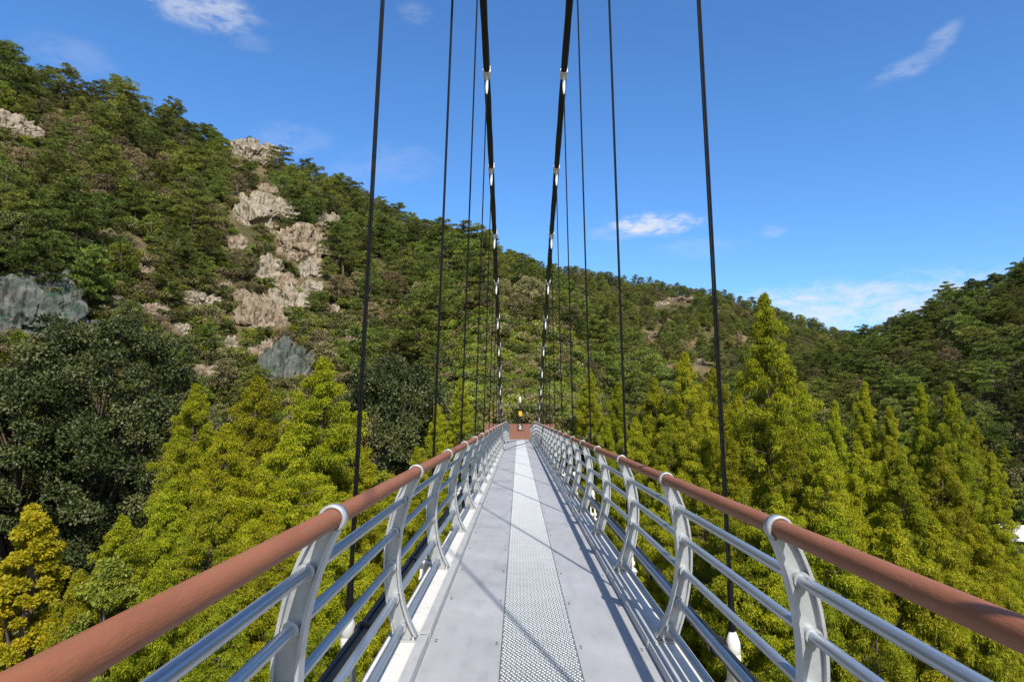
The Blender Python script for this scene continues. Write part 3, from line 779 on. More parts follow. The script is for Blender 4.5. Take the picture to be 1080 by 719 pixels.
def instancer(name, label, cat, pts, meshes, Hs, extra_bush=False):
    """one mass of far trees or ground cover: instances on a point mesh"""
    me = bpy.data.meshes.new(name)
    n = len(pts)
    me.vertices.add(n); me.vertices.foreach_set('co', np.array([p[:3] for p in pts], np.float32).ravel())
    idx = rng.integers(len(meshes), size=n)
    a1 = me.attributes.new('pick', 'INT', 'POINT'); a1.data.foreach_set('value', idx.astype(np.int32))
    s = np.array([p[3] for p in pts]) / np.array(Hs)[idx]; w = s * rng.uniform(0.9, 1.2, n)
    a2 = me.attributes.new('size', 'FLOAT_VECTOR', 'POINT'); a2.data.foreach_set('vector', np.stack([w, w, s], 1).astype(np.float32).ravel())
    a3 = me.attributes.new('turn', 'FLOAT_VECTOR', 'POINT'); a3.data.foreach_set('vector', np.stack([np.zeros(n), np.zeros(n), rng.uniform(0, 6.28, n)], 1).astype(np.float32).ravel())
    o = mesh_obj(name, me); tag(o, label, cat, None, 'stuff')
    g = bpy.data.node_groups.new(name, 'GeometryNodeTree')
    g.interface.new_socket('Geometry', in_out='INPUT', socket_type='NodeSocketGeometry'); g.interface.new_socket('Geometry', in_out='OUTPUT', socket_type='NodeSocketGeometry')
    gi = g.nodes.new('NodeGroupInput'); go = g.nodes.new('NodeGroupOutput')
    ip = g.nodes.new('GeometryNodeInstanceOnPoints'); ip.inputs['Pick Instance'].default_value = True
    gti = g.nodes.new('GeometryNodeGeometryToInstance')
    for ob in reversed(meshes):
        oi = g.nodes.new('GeometryNodeObjectInfo'); oi.inputs['Object'].default_value = ob
        g.links.new(oi.outputs['Geometry'], gti.inputs[0])
    def named(nm, typ):
        q = g.nodes.new('GeometryNodeInputNamedAttribute'); q.data_type = typ; q.inputs['Name'].default_value = nm; return q.outputs['Attribute']
    g.links.new(gi.outputs[0], ip.inputs['Points']); g.links.new(gti.outputs[0], ip.inputs['Instance'])
    g.links.new(named('pick', 'INT'), ip.inputs['Instance Index'])
    g.links.new(named('size', 'FLOAT_VECTOR'), ip.inputs['Scale'])
    er = g.nodes.new('FunctionNodeEulerToRotation'); g.links.new(named('turn', 'FLOAT_VECTOR'), er.inputs[0]); g.links.new(er.outputs[0], ip.inputs['Rotation'])
    g.links.new(ip.outputs[0], go.inputs[0])
    md = o.modifiers.new('spread', 'NODES'); md.node_group = g
    return o


def crown_objs(meshes):
    out = []
    for me in meshes:
        out.append(next(o for o in COL.objects if o.data is me))
    return out


for kind, lab in (('pine', 'dark mass of small pines covering the upper and far hills'), ('oak', 'green broadleaf woodland mingled with the pines on the hills'), ('brown', 'brownish autumn woodland mingled with the pines on the hills')):
    obs = crown_objs([p[0] for p in PROT[kind]])
    instancer({'pine': 'pine_wood', 'oak': 'broadleaf_wood', 'brown': 'brown_wood'}[kind], lab, 'woodland', rest[kind], obs, [p[2] for p in PROT[kind]])

# shrubs: a few individual ones near the bridge end, the rest a ground cover
shr = []
for i, (px, py, sz, k, lab) in enumerate([(533, 436, 2.2, 1, 'bright green shrub left of the lamp post beyond the far fence'),
                                          (563, 432, 2.4, 0, 'green shrub right of the lamp post beyond the far fence'),
                                          (582, 446, 1.5, 3, 'small dark shrub at the right end of the far brown fence'),
                                          (515, 440, 2.0, 2, 'brownish shrub at the left end of the far brown fence')]):
    p = at(px, py, 67); g = tz(p.x, p.y)
    o = empty('shrub', (p.x, p.y, g)); o.scale = (sz * 0.7,) * 3; tag(o, lab, 'shrub'); shr.append(mesh_obj('foliage', BUSH[k], o))
bo = {}
for c in shr: bo[c.data.name] = c
bobs = [bo[b.name] for b in BUSH]
pts = []
n = 16000
aa = np.concatenate([rng.uniform(-50, 13, n // 2), rng.uniform(-52, 52, n // 2)]) * deg
rr = np.sqrt(np.concatenate([rng.uniform(58 ** 2, 175 ** 2, n // 2), rng.uniform(48 ** 2, 260 ** 2, n // 2)]))
X = EYE.x + np.sin(aa) * rr; Y = np.cos(aa) * rr; Z = terrain(X, Y)
cn = fbm(X / 9, Y / 9, 5, 3)
for i in range(n):
    c = abs(aa[i] / deg) < 7 and rr[i] < 110
    if abs(X[i]) < 3.2 and Y[i] < 66: continue
    if Z[i] < -19.2 or (cn[i] < -0.12 and not c): continue
    h = rng.uniform(0.7, 2.0)
    if blocked(X[i], Y[i], Z[i], h, 0.0): continue
    pts.append((X[i], Y[i], Z[i] - 0.1, h))
wobs = []
for k, (x_, y_, lab) in enumerate([(-3.9, 60.2, 'yellow-green weed clump beside the left end of the brown far fence'), (4.1, 60.4, 'yellow-green weed clump beside the right end of the brown far fence')]):
    o = empty('weed_clump', (x_, y_, tz(x_, y_))); o.scale = (0.7,) * 3; tag(o, lab, 'weeds'); wobs.append(mesh_obj('foliage', WEED[k], o))
wobs = [wobs[0], wobs[1], wobs[0], bobs[1]]
wp = []
aa = rng.uniform(-8, 10, 5200) * deg; rr = rng.uniform(60, 124, 5200); X = EYE.x + np.sin(aa) * rr; Y = np.cos(aa) * rr; Z = terrain(X, Y)
for i in range(5200):
    if (abs(X[i]) < 4.0 and Y[i] < 66.5) or (abs(X[i]) < 1.6 and Y[i] < 69) or Z[i] < -17: continue
    wp.append((X[i], Y[i], Z[i] - 0.1, rng.uniform(0.5, 1.5)))
instancer('weeds', 'bright green and yellowish weeds on the slope behind the far fence', 'weeds', wp, wobs, [1.5] * 4)
instancer('undergrowth', 'low scrub and weeds covering the ground between the trees', 'undergrowth', pts, bobs, [1.5] * 4)

# ----------------------------------------------------------------------------- the footbridge
S0, S1 = -14.0, 58.0
def sstep(a, b, x):
    t = min(1, max(0, (x - a) / (b - a))); return t * t * (3 - 2 * t)
def bank(s): return 0.033 * (1 - sstep(22, 52, s))
def drop(s):
    if s < 36: return 0.0
    if s < 46: return 0.043 * (s - 36) ** 2 / 20
    return 0.043 * 5 + 0.043 * (s - 46)
def BP(x, s, h):
    b = bank(s); return Vector((x * math.cos(b) + h * math.sin(b), s, -x * math.sin(b) + h * math.cos(b) - drop(s)))

bridge = empty('suspension_footbridge', (0, S1, -drop(S1)))
tag(bridge, 'white and grey suspension footbridge with black main cables, metal walkway running to the far hillside', 'footbridge')
bridge.location = (0, 0, 0)

SEG = [S0 + i for i in range(int(S1 - S0) + 1)]
def strip(mb, x0, x1, h0, h1, s0, s1, n=1):
    for k in range(n):
        a = s0 + (s1 - s0) * k / n; b = s0 + (s1 - s0) * (k + 1) / n
        mb.box(x0, x1, a, b, h0, h1, BP)

GH = 0.245; DW = 0.725
for sd in (-1, 1):
    mb = MB(); sc_ = MB()
    for s in SEG[:-1]:
        x0, x1 = sorted((sd * (GH + 0.004), sd * DW))
        mb.box(x0, x1, s + 0.0012, s + 0.9988, -0.03, 0.0, BP)
    mb.build('deck_panel', M['panel'], bridge)
    for s in SEG[:-1]:
        if s < -2 or s > 26: continue
        for xx in (GH + 0.035, DW - 0.04):
            for ds in (0.04, 0.075):
                sc_.lathe([(0.0001, 0.0025), (0.007, 0.0022), (0.0085, 0.0)], (sd * xx, s + 0.5 + (ds - 0.04) - 0.018, 0), 8, BP)
    o = sc_.build('panel_screws', M['dark'], bridge); o['kind'] = 'stuff'
mb = MB()
for s in SEG[:-1]: mb.box(-GH, GH, s + 0.0004, s + 0.9996, -0.03, 0.003, BP)
gr_o = mb.build('grating', M['grating'], bridge)
def teeth():
    ys = np.arange(-1, 46.5, 1 / 45)
    xs = np.arange(-GH + 0.015, GH - 0.01, 0.030)
    Yg, Xg = np.meshgrid(ys, xs, indexing='ij'); Xg = Xg + (np.arange(len(ys)) % 2)[:, None] * 0.0 + (np.array([0.0, 0.016, 0.006, 0.022, 0.011])[np.arange(len(ys)) % 5] - 0.006)[:, None]
    Xg = Xg.ravel(); Yg = Yg.ravel(); n = len(Xg)
    hx, hy, hh_ = 0.0056, 0.0034, 0.0060
    B = [(-hx, -hy, 0), (hx, -hy, 0), (hx, hy, 0), (-hx, hy, 0), (-hx * .8, 0.002, hh_), (hx * .8, 0.002, hh_)]
    V = np.array([[(x + b[0], y + b[1], 0.0032 + b[2]) for b in B] for x, y in zip(Xg, Yg)]).reshape(-1, 3)
    bk = np.array([bank(y) for y in V[:, 1]]); dr = np.array([drop(y) for y in V[:, 1]])
    V = np.stack([V[:, 0] + V[:, 2] * bk, V[:, 1], V[:, 2] - V[:, 0] * bk - dr], 1)
    f = np.array([(0, 1, 5, 4), (2, 3, 4, 5), (0, 4, 4, 3), (1, 2, 5, 5)])
    f4 = np.array([(0, 1, 5, 4), (2, 3, 4, 5)])
    F = (np.arange(n)[:, None, None] * 6 + f4[None]).reshape(-1, 4)
    return np_mesh('teeth', V, F)
mesh_obj('grip_teeth', teeth(), gr_o, [M['tooth']])['kind'] = 'stuff'
for sd in (-1, 1):
    mb = MB()                                   # upright kerb angle, in 2 m lengths with small gaps
    s = S0 + 0.5
    while s < S1 - 0.5:
        x0, x1 = sorted((sd * 0.728, sd * 0.736)); mb.box(x0, x1, s + 0.02, s + 1.985, -0.05, 0.062, BP)
        x0, x1 = sorted((sd * 0.7365, sd * 0.800)); mb.box(x0, x1, s + 0.02, s + 1.985, 0.030, 0.038, BP)
        s += 2.0
    mb.build('kerb_angle', M['trim'], bridge)
    mb = MB(); x0, x1 = sorted((sd * 0.802, sd * 1.02)); strip(mb, x0, x1, -0.022, 0.0, S0, S1, 72)
    x0, x1 = sorted((sd * 0.88, sd * 0.90)); strip(mb, x0, x1, -0.30, -0.0225, S0, S1, 72)
    mb.build('edge_beam', M['cream'], bridge)
    mb = MB()                                   # bundle of black service cables
    for k in range(7):
        a = 2 * math.pi * k / 6; rr_ = 0.0 if k == 6 else 0.036
        mb.tube([BP(sd * 1.135 + rr_ * math.cos(a), s, 0.10 + rr_ * math.sin(a) + 0.012 * math.sin(s * 0.8 + k)) for s in np.arange(S0, S1 + 0.1, 1.0)], 0.018, 6)
    for s in np.arange(S0 + 1.2, S1, 1.9):
        mb.tube([BP(sd * 1.135, s, 0.10), BP(sd * 1.135, s + 0.05, 0.10)], 0.062, 12)
    mb.build('service_cables', M['cable'], bridge)

HS = [4.4 + 4 * k for k in range(-4, 14)]
# main cables: clamp rows read from the photo, distances from the hanger spacing
cl_y = {16.4: (75, 511, 601), 20.4: (181, 516.5, 593.5), 24.4: (245, 520, 587), 28.4: (301, 522.5, 581.5), 32.4: (335, 524, 578), 36.4: (365, 525, 575.5), 40.4: (387, 526, 573.5), 44.4: (407, 527, 571.5), 48.4: (424, 528, 570), 52.4: (438, 529, 569.5)}
ss = sorted(cl_y); hz = []; hx = []
for s in ss:
    y, xl, xr = cl_y[s]; a = at(xl, y, s); b = at(xr, y, s)
    hz.append((a.z + b.z) / 2); hx.append((b.x - a.x) / 2)
cz = np.polyfit(ss, hz, 2); cx = np.polyfit(ss, hx, 2)
def cable_pt(sd, s):
    h = np.polyval(cz, s); x = float(np.interp(s, [-20, 0, 16, 24, 36, 46, 58], [0.8, 0.92, 1.03, 1.1, 1.26, 1.42, 1.62]))
    return Vector((sd * x, s, float(h)))
for sd in (-1, 1):
    mb = MB(); mb.tube([cable_pt(sd, s) for s in np.arange(-18, 57.2, 0.8)], 0.078, 14)
    for k in range(6):                          # outer strands give the rope its ribs
        mb.tube([cable_pt(sd, s) + Vector((0.066 * math.cos(k * 1.047 + s * 0.6), 0, 0.066 * math.sin(k * 1.047 + s * 0.6))) for s in np.arange(-18, 57.2, 0.4)], 0.026, 6)
    mb.build('main_cable', M['cable'], bridge)
for s in HS:
    for sd in (-1, 1):
        top = cable_pt(sd, s); b = BP(sd * 1.255, s, 0.14)
        if top.z < b.z + 0.5: continue
        hg_t = top + Vector((0, 0, -0.42))
        d = (b - hg_t).normalized()
        mb = MB()
        for e in (-1, 1):
            off = Vector((0.008 * e, 0.0, 0)); mb.tube([hg_t + off, b + off], 0.0078, 6)
        mb.tube([b - d * 0.34, b - d * 0.04], [0.019, 0.024], 8)
        hg = mb.build('hanger', M['hanger'], bridge)
        # lower cream socket with fork and pin
        k = MB(); k.lathe([(0.0, 0.03), (0.022, 0.03), (0.045, -0.03), (0.048, -0.10), (0.044, -0.104), (0.048, -0.108), (0.048, -0.20), (0.043, -0.204), (0.046, -0.31), (0.0, -0.31)], b, 14)
        k.build('lower_socket', M['cream'], hg)
        k = MB()
        for e in (-1, 1):
            x0, x1 = sorted((b.x + e * 0.028, b.x + e * 0.046))
            vs = [(x0, y, z) for y, z in FORK] if False else None
            prof_ = [(-0.035, -0.28), (0.035, -0.28), (0.075, -0.40), (0.075, -0.55), (-0.075, -0.55), (-0.075, -0.40)]
            v1 = [(x0, b.y + q[0], b.z + q[1]) for q in prof_]; v2 = [(x1, b.y + q[0], b.z + q[1]) for q in prof_]
            k.add(v1 + v2, [tuple(range(6))[::-1], tuple(range(6, 12))] + [(i, (i + 1) % 6, 6 + (i + 1) % 6, 6 + i) for i in range(6)])
        k.build('fork', M['cream'], hg)
        k = MB(); k.tube([(b.x - 0.07, b.y, b.z - 0.42), (b.x + 0.07, b.y, b.z - 0.42)], 0.028, 12)
        for e in (-1, 1):
            k.tube([(b.x + e * 0.047, b.y, b.z - 0.42), (b.x + e * 0.056, b.y, b.z - 0.42)], 0.046, 16)
        k.build('pin', M['cream'], hg)
        # upper white socket hanging from the cable band
        k = MB(); k.lathe([(0.0, 0.0), (0.026, -0.01), (0.040, -0.08), (0.041, -0.28), (0.026, -0.42), (0.012, -0.46), (0.0, -0.46)], top + Vector((0, 0, -0.13)), 12)
        k.build('upper_socket', M['white_steel'], hg)
        k = MB(); t_ = (cable_pt(sd, s + 0.2) - cable_pt(sd, s - 0.2)).normalized()
        k.tube([top - t_ * 0.13, top + t_ * 0.13], 0.104, 14); k.box(top.x - 0.02, top.x + 0.02, s - 0.07, s + 0.07, top.z - 0.19, top.z - 0.06)
        for e in (-0.08, 0.08):
            k.tube([top + t_ * e + Vector((0.085, 0, 0.07)), top + t_ * e + Vector((0.085, 0, 0.15))], 0.016, 6)
        k.build('cable_band', M['white_steel'], bridge)
    mb = MB()                                   # cross beam: I section reaching out to the hangers
    mb.box(-1.36, 1.36, s - 0.09, s + 0.09, -0.365, -0.35, BP); mb.box(-1.36, 1.36, s - 0.006, s + 0.006, -0.55, -0.3655, BP); mb.box(-1.36, 1.36, s - 0.09, s + 0.09, -0.566, -0.5505, BP)
    for xx in (-1.30, -1.02, 1.02, 1.30): mb.box(xx - 0.006, xx + 0.006, s - 0.085, s + 0.085, -0.55, -0.3655, BP)
    mb.build('cross_beam', M['cream'], bridge)

# railings ---------------------------------------------------------------------
PATH = [(0.885, 0.0), (0.925, 0.10), (0.965, 0.22), (0.995, 0.36), (1.010, 0.50), (1.008, 0.64), (0.990, 0.78), (0.957, 0.91), (0.915, 1.02), (0.885, 1.075)]
WID = [0.155, 0.125, 0.112, 0.106, 0.104, 0.104, 0.102, 0.098, 0.088, 0.078]
RAILS_H = [0.905, 0.695, 0.475, 0.265, 0.085]
HRH, HRX, HRR = 1.10, 0.880, 0.0375
def path_x(h): return float(np.interp(h, [p[1] for p in PATH], [p[0] for p in PATH]))

def fine(arr, m=4):
    a = np.array(arr, float); t = np.arange(len(a)); tt = np.linspace(0, len(a) - 1, (len(a) - 1) * m + 1)
    if a.ndim == 1: return np.interp(tt, t, a)
    # catmull-rom
    out = []
    for u in tt:
        i = min(int(u), len(a) - 2); f = u - i
        p0, p1, p2, p3 = a[max(i - 1, 0)], a[i], a[i + 1], a[min(i + 2, len(a) - 1)]
        out.append(0.5 * (2 * p1 + (p2 - p0) * f + (2 * p0 - 5 * p1 + 4 * p2 - p3) * f * f + (3 * p1 - p0 - 3 * p2 + p3) * f ** 3))
    return np.array(out)

def post_mesh(sd):
    mb = MB(); P = fine(PATH); W = fine(WID)
    T = np.gradient(P, axis=0); T = T / np.linalg.norm(T, axis=1, keepdims=True); Nn = np.stack([T[:, 1], -T[:, 0]], 1)
    def sheet(off0, off1, y0, y1):
        vs = []; n = len(P)
        for i in range(n):
            for o_ in (off0[i], off1[i]):
                q = P[i] + Nn[i] * o_
                for y in (y0, y1): vs.append((sd * q[0], y, q[1]))
        fs = []
        for i in range(n - 1):
            b = i * 4; c = b + 4
            fs += [(b, b + 1, c + 1, c), (b + 2, c + 2, c + 3, b + 3), (b, c, c + 2, b + 2), (b + 1, b + 3, c + 3, c + 1)]
        fs += [(0, 2, 3, 1), ((n - 1) * 4, (n - 1) * 4 + 1, (n - 1) * 4 + 3, (n - 1) * 4 + 2)]
        mb.add(vs, fs, False)
    hw = W / 2
    sheet(-hw, -hw + 0.013, -0.036, 0.036); sheet(hw - 0.013, hw, -0.036, 0.036)   # two curved flanges
    sheet(-hw + 0.0132, hw - 0.0132, -0.006, 0.006)                                 # web
    for h in RAILS_H:                                                               # bosses that carry the lower rails
        x = sd * path_x(h)
        mb.tube([(x, -0.042, h), (x, 0.042, h)], 0.035, 14)
    for h in (1.0, 0.80, 0.585, 0.37):                                              # stiffeners
        x = path_x(h); w = float(np.interp(h, [p[1] for p in PATH], WID)) / 2 - 0.014
    x0, x1 = sorted((sd * 0.806, sd * 0.985)); mb.box(x0, x1, -0.065, 0.065, 0.0015, 0.014)
    return mb.mesh('post')

def collar_mesh(sd):
    mb = MB()
    vs = []; n = 22; w = 0.027
    for i in range(n + 1):
        a = R(-40 + 290 * i / n)
        for r in (HRR + 0.0015, HRR + 0.014):
            for y in (-w, w): vs.append((sd * (HRX - r * math.cos(a) * -1) if False else sd * (HRX + r * math.cos(a)), y, HRH + r * math.sin(a)))
    fs = []
    for i in range(n):
        b = i * 4; c = b + 4
        fs += [(b, b + 1, c + 1, c), (b + 2, c + 2, c + 3, b + 3), (b, c, c + 2, b + 2), (b + 1, b + 3, c + 3, c + 1)]
    fs += [(0, 2, 3, 1), (n * 4, n * 4 + 1, n * 4 + 3, n * 4 + 2)]
    mb.add(vs, fs, True)
    me = mb.mesh('collar'); return me

def bolt_mesh():
    mb = MB(); mb.lathe([(0.0001, 0.034), (0.010, 0.033), (0.012, 0.028), (0.012, 0.016), (0.019, 0.0155), (0.019, 0.012)], (0, 0, 0.002), 10); return mb.mesh('bolt')

BM = bolt_mesh()
PS = [s for s in np.arange(-13.5, 57.6, 2.0)]
for sd in (-1, 1):
    side = 'left' if sd < 0 else 'right'
    rail = empty('bridge_railing', (0, 0, 0))
    tag(rail, '%s railing of the footbridge, curved white posts with brown handrail and five steel tubes' % side, 'railing', 'railings of the footbridge')
    sv = np.concatenate([np.arange(S0, 57.0, 0.7), [57.2]])
    mb = MB(); mb.tube([BP(sd * HRX, s, HRH) for s in sv], HRR, 20)
    mb.build('handrail', M['handrail'], rail)
    for h in RAILS_H:
        mb = MB(); mb.tube([BP(sd * path_x(h), s, h) for s in sv], 0.024, 12); mb.build('lower_rail', M['rail_steel'], rail)
    pm = post_mesh(sd); pm.materials.append(M['post']); cm_ = collar_mesh(sd); cm_.materials.append(M['post'])
    if not BM.materials: BM.materials.append(M['bolt'])
    for s in PS:
        p = bpy.data.objects.new('post', pm); COL.objects.link(p); p.parent = rail
        s = s + (0.2 if sd > 0 else 0.0)
        p.location = BP(0, s, 0); p.rotation_euler = (-math.atan((drop(s + 0.1) - drop(s)) / 0.1), bank(s), 0)
        c = bpy.data.objects.new('collar', cm_); COL.objects.link(c); c.parent = p
        if 0 < s < 14:
            for xx, yy in ((0.835, -0.042), (0.835, 0.042), (0.962, -0.042), (0.962, 0.042)):
                b = bpy.data.objects.new('bolt', BM); COL.objects.link(b); b.parent = p; b.location = (sd * xx, yy, 0.0)

# grey cord slung across the walkway near the far end
mb = MB(); cs_ = 27.5
pts_ = [BP(-0.86, cs_, 1.05), BP(-0.80, cs_, 0.5), BP(-0.74, cs_ + 0.05, 0.06), BP(-0.35, cs_ + 1.6, 0.12), BP(0.1, cs_ + 3.6, 0.16), BP(0.42, cs_ + 4.6, 0.24),
        BP(0.62, cs_ + 1.5, 0.12), BP(0.78, cs_ + 0.4, 0.30), BP(0.84, cs_, 0.62), BP(0.87, cs_, 1.05)]
mb.tube(fine([tuple(p) for p in pts_], 5).tolist(), 0.024, 6)
tag(mb.build('cord', M['rope'], None), 'thin grey cord looped across the walkway between both railings near the far end', 'cord')

# landing, fence, plaque, lamp post and sign beyond the end of the bridge ---------
zl = -drop(S1)
mb = MB(); mb.box(-3.4, 3.4, S1 + 0.005, 62.5, zl - 2.6, zl - 0.01)
tag(mb.build('landing', M['concrete'], None), 'concrete landing where the bridge meets the hillside', 'landing', None, 'structure')
fen = empty('timber_fence', (0, 61.5, zl)); tag(fen, 'brown board fence across the far end of the walkway', 'fence')
mb = MB(); x = -3.3; fr = random.Random(4)
while x < 3.3:
    w = 0.145; tz_ = 1.42 + fr.uniform(-0.006, 0.006)
    mb.box(x, x + w - 0.008, -0.012 + fr.uniform(-0.003, 0.003), 0.014, 0.0, tz_); x += w
mb.build('board', M['fence'], fen)
for zz in (0.3, 1.2):
    mb = MB(); mb.box(-3.3, 3.3, 0.0155, 0.06, zz, zz + 0.09); mb.build('fence_rail', M['fence'], fen)
for xx in (-3.3, -1.65, 0.0, 1.65, 3.3):
    mb = MB(); mb.box(xx - 0.05, xx + 0.05, 0.062, 0.16, 0, 1.46); mb.build('fence_post', M['fence'], fen)
pq = empty('plaque', (0.03, 61.46, zl + 0.86)); tag(pq, 'small dark framed plaque with white brush strokes fixed to the brown far fence', 'plaque')
mb = MB(); mb.box(-0.25, 0.25, -0.03, 0.02, 0.0, 0.52); mb.build('board', M['dark'], pq)
mb = MB()
for a, b in (((-0.14, 0.42), (0.02, 0.44)), ((-0.02, 0.44), (0.10, 0.26)), ((-0.12, 0.24), (0.12, 0.30)), ((0.0, 0.34), (-0.06, 0.10)), ((-0.13, 0.12), (0.12, 0.08)), ((0.05, 0.20), (0.13, 0.14))):
    mb.tube([(a[0], -0.034, a[1]), (b[0], -0.034, b[1])], [0.022, 0.03], 6)
mb.build('lettering', M['white'], pq)
mb = MB()
for x0, x1, z0, z1 in ((-0.27, 0.27, 0.52, 0.55), (-0.27, 0.27, -0.03, 0.0), (-0.27, -0.25, 0.0, 0.52), (0.25, 0.27, 0.0, 0.52)): mb.box(x0, x1, -0.04, 0.025, z0, z1)
mb.build('frame', M['fence'], pq)

p = at(548.5, 418, 64.0); g = tz(p.x, p.y)
lp = empty('lamp_post', (p.x, p.y, g)); tag(lp, 'slim dark lamp post with white lamp head beyond the far fence', 'lamp post')
H = p.z - g
mb = MB(); mb.tube([(0, 0, -0.3), (0, 0, 0.4), (0, 0, 0.45), (0, 0, H - 0.6)], [0.09, 0.09, 0.05, 0.04], 10); mb.build('pole', M['dark'], lp)
mb = MB(); mb.lathe([(0.05, H - 0.62), (0.08, H - 0.55), (0.12, H - 0.25), (0.10, H - 0.08), (0.0, H)], (0, 0, 0), 14); mb.build('lamp_head', M['white'], lp)
mb = MB(); mb.lathe([(0.10, H - 1.0), (0.12, H - 0.95), (0.12, H - 0.64), (0.05, H - 0.63)], (0, 0, 0), 12); mb.build('lamp_neck', M['dark'], lp)
p2 = at(548.8, 433.5, 63.85)
sg = empty('yellow_sign', (p2.x, p2.y, p2.z)); tag(sg, 'small yellow sign fixed on the lamp post beyond the far fence', 'sign')
mb = MB(); mb.box(-0.16, 0.16, -0.012, 0.012, -0.48, 0.0); mb.build('sign_plate', M['yellow'], sg)
mb = MB(); mb.box(-0.05, 0.05, 0.0125, 0.09, -0.5, -0.45); mb.box(-0.05, 0.05, 0.0125, 0.09, -0.1, -0.05); mb.build('bracket', M['dark'], sg)
p3 = at(544.6, 435, 63.4); g3 = tz(p3.x, p3.y)
sap = empty('sapling', (p3.x, p3.y, g3)); tag(sap, 'thin dark evergreen sapling just left of the lamp post', 'sapling')
r_ = np.random.default_rng(5); hh = p3.z - g3
Cc = np.stack([r_.normal(size=12) * 0.06, r_.normal(size=12) * 0.06, np.linspace(hh * 0.45, hh * 0.98, 12)], 1)
V, F, T = clumps(r_, Cc, np.full(12, 0.13), np.full(12, 0.15), 60, 0.12, 0.05, -0.3, 0.7)
mesh_obj('crown', finish('crown', [(V, F, T)], [], M['dark_oak_leaf'], M['bark']), sap)
mb = MB(); mb.tube([(0, 0, -0.2), (0, 0, hh * 0.9)], [0.06, 0.03], 7); mb.build('trunk', M['bark'], sap)

# white-roofed shelter glimpsed on the right bank
pw = at(1090, 556, 72); gw = tz(pw.x, pw.y)
sh = empty('shelter', (pw.x, pw.y, gw), R(-18)); tag(sh, 'white-roofed shelter half hidden by trees at the right edge', 'shelter')
Hw = pw.z - gw
mb = MB(); mb.add([(-3.2, -2.6, Hw - 1.0), (3.2, -2.6, Hw - 1.0), (3.2, 2.6, Hw - 1.0), (-3.2, 2.6, Hw - 1.0), (-3.2, 0, Hw + 0.2), (3.2, 0, Hw + 0.2), (-3.2, -2.6, Hw - 1.15), (3.2, -2.6, Hw - 1.15), (3.2, 2.6, Hw - 1.15), (-3.2, 2.6, Hw - 1.15)],
                 [(0, 1, 5, 4), (2, 3, 4, 5), (0, 4, 3), (1, 2, 5), (0, 6, 7, 1), (2, 8, 9, 3), (1, 7, 8, 2), (3, 9, 6, 0), (6, 9, 8, 7)]); mb.build('roof', M['white'], sh)
mb = MB(); mb.box(-2.8, 2.8, -2.2, 2.2, -0.5, Hw - 1.16); mb.build('wall', M['dark'], sh)

# ----------------------------------------------------------------------------- light and sky
w = bpy.data.worlds.new('World'); sc.world = w; w.use_nodes = True
t = w.node_tree; t.nodes.clear(); L = t.links
SUN_DIR = Vector((0.275, -0.96, 0)).normalized(); ELEV = R(46)
sky = N(t, 'ShaderNodeTexSky', _sky_type='NISHITA'); sky.sun_disc = False
sky.sun_elevation = ELEV; sky.sun_rotation = math.atan2(SUN_DIR.x, SUN_DIR.y)
sky.air_density = 1.0; sky.dust_density = 0.6; sky.ozone_density = 2.0; sky.altitude = 100
tc = N(t, 'ShaderNodeTexCoord')
hsv = N(t, 'ShaderNodeHueSaturation', Saturation=1.12, Value=1.0); L.new(sky.outputs['Color'], hsv.inputs['Color'])
nz = N(t, 'ShaderNodeTexNoise', Scale=24.0, Detail=9.0, Roughness=0.6, Distortion=0.4)
mpn = N(t, 'ShaderNodeMapping'); mpn.inputs['Scale'].default_value = (1, 1, 2.6); L.new(tc.outputs['Generated'], mpn.inputs['Vector']); L.new(mpn.outputs['Vector'], nz.inputs['Vector'])
nzf = N(t, 'ShaderNodeTexNoise', Scale=85.0, Detail=8.0, Roughness=0.6)
L.new(mpn.outputs['Vector'], nzf.inputs['Vector'])
acc = None
CLOUDS = [(212, 4, 48, 20, 0.62, 0), (690, 237, 46, 12, 1.0, 0), (990, 46, 20, 9, 0.26, -40), (954, 74, 28, 9, 0.24, -12), (970, 62, 14, 7, 0.2, -30), (405, 176, 60, 22, 0.12, -10), (438, 14, 16, 10, 0.14, 0),
          (815, 244, 14, 7, 0.22, 0), (890, 322, 175, 24, 0.75, -2), (310, 146, 40, 16, 0.14, 0), (75, 58, 34, 16, 0.12, 0), (735, 262, 45, 11, 0.12, 0), (265, 46, 18, 9, 0.12, 0), (650, 246, 30, 8, 0.3, 0)]
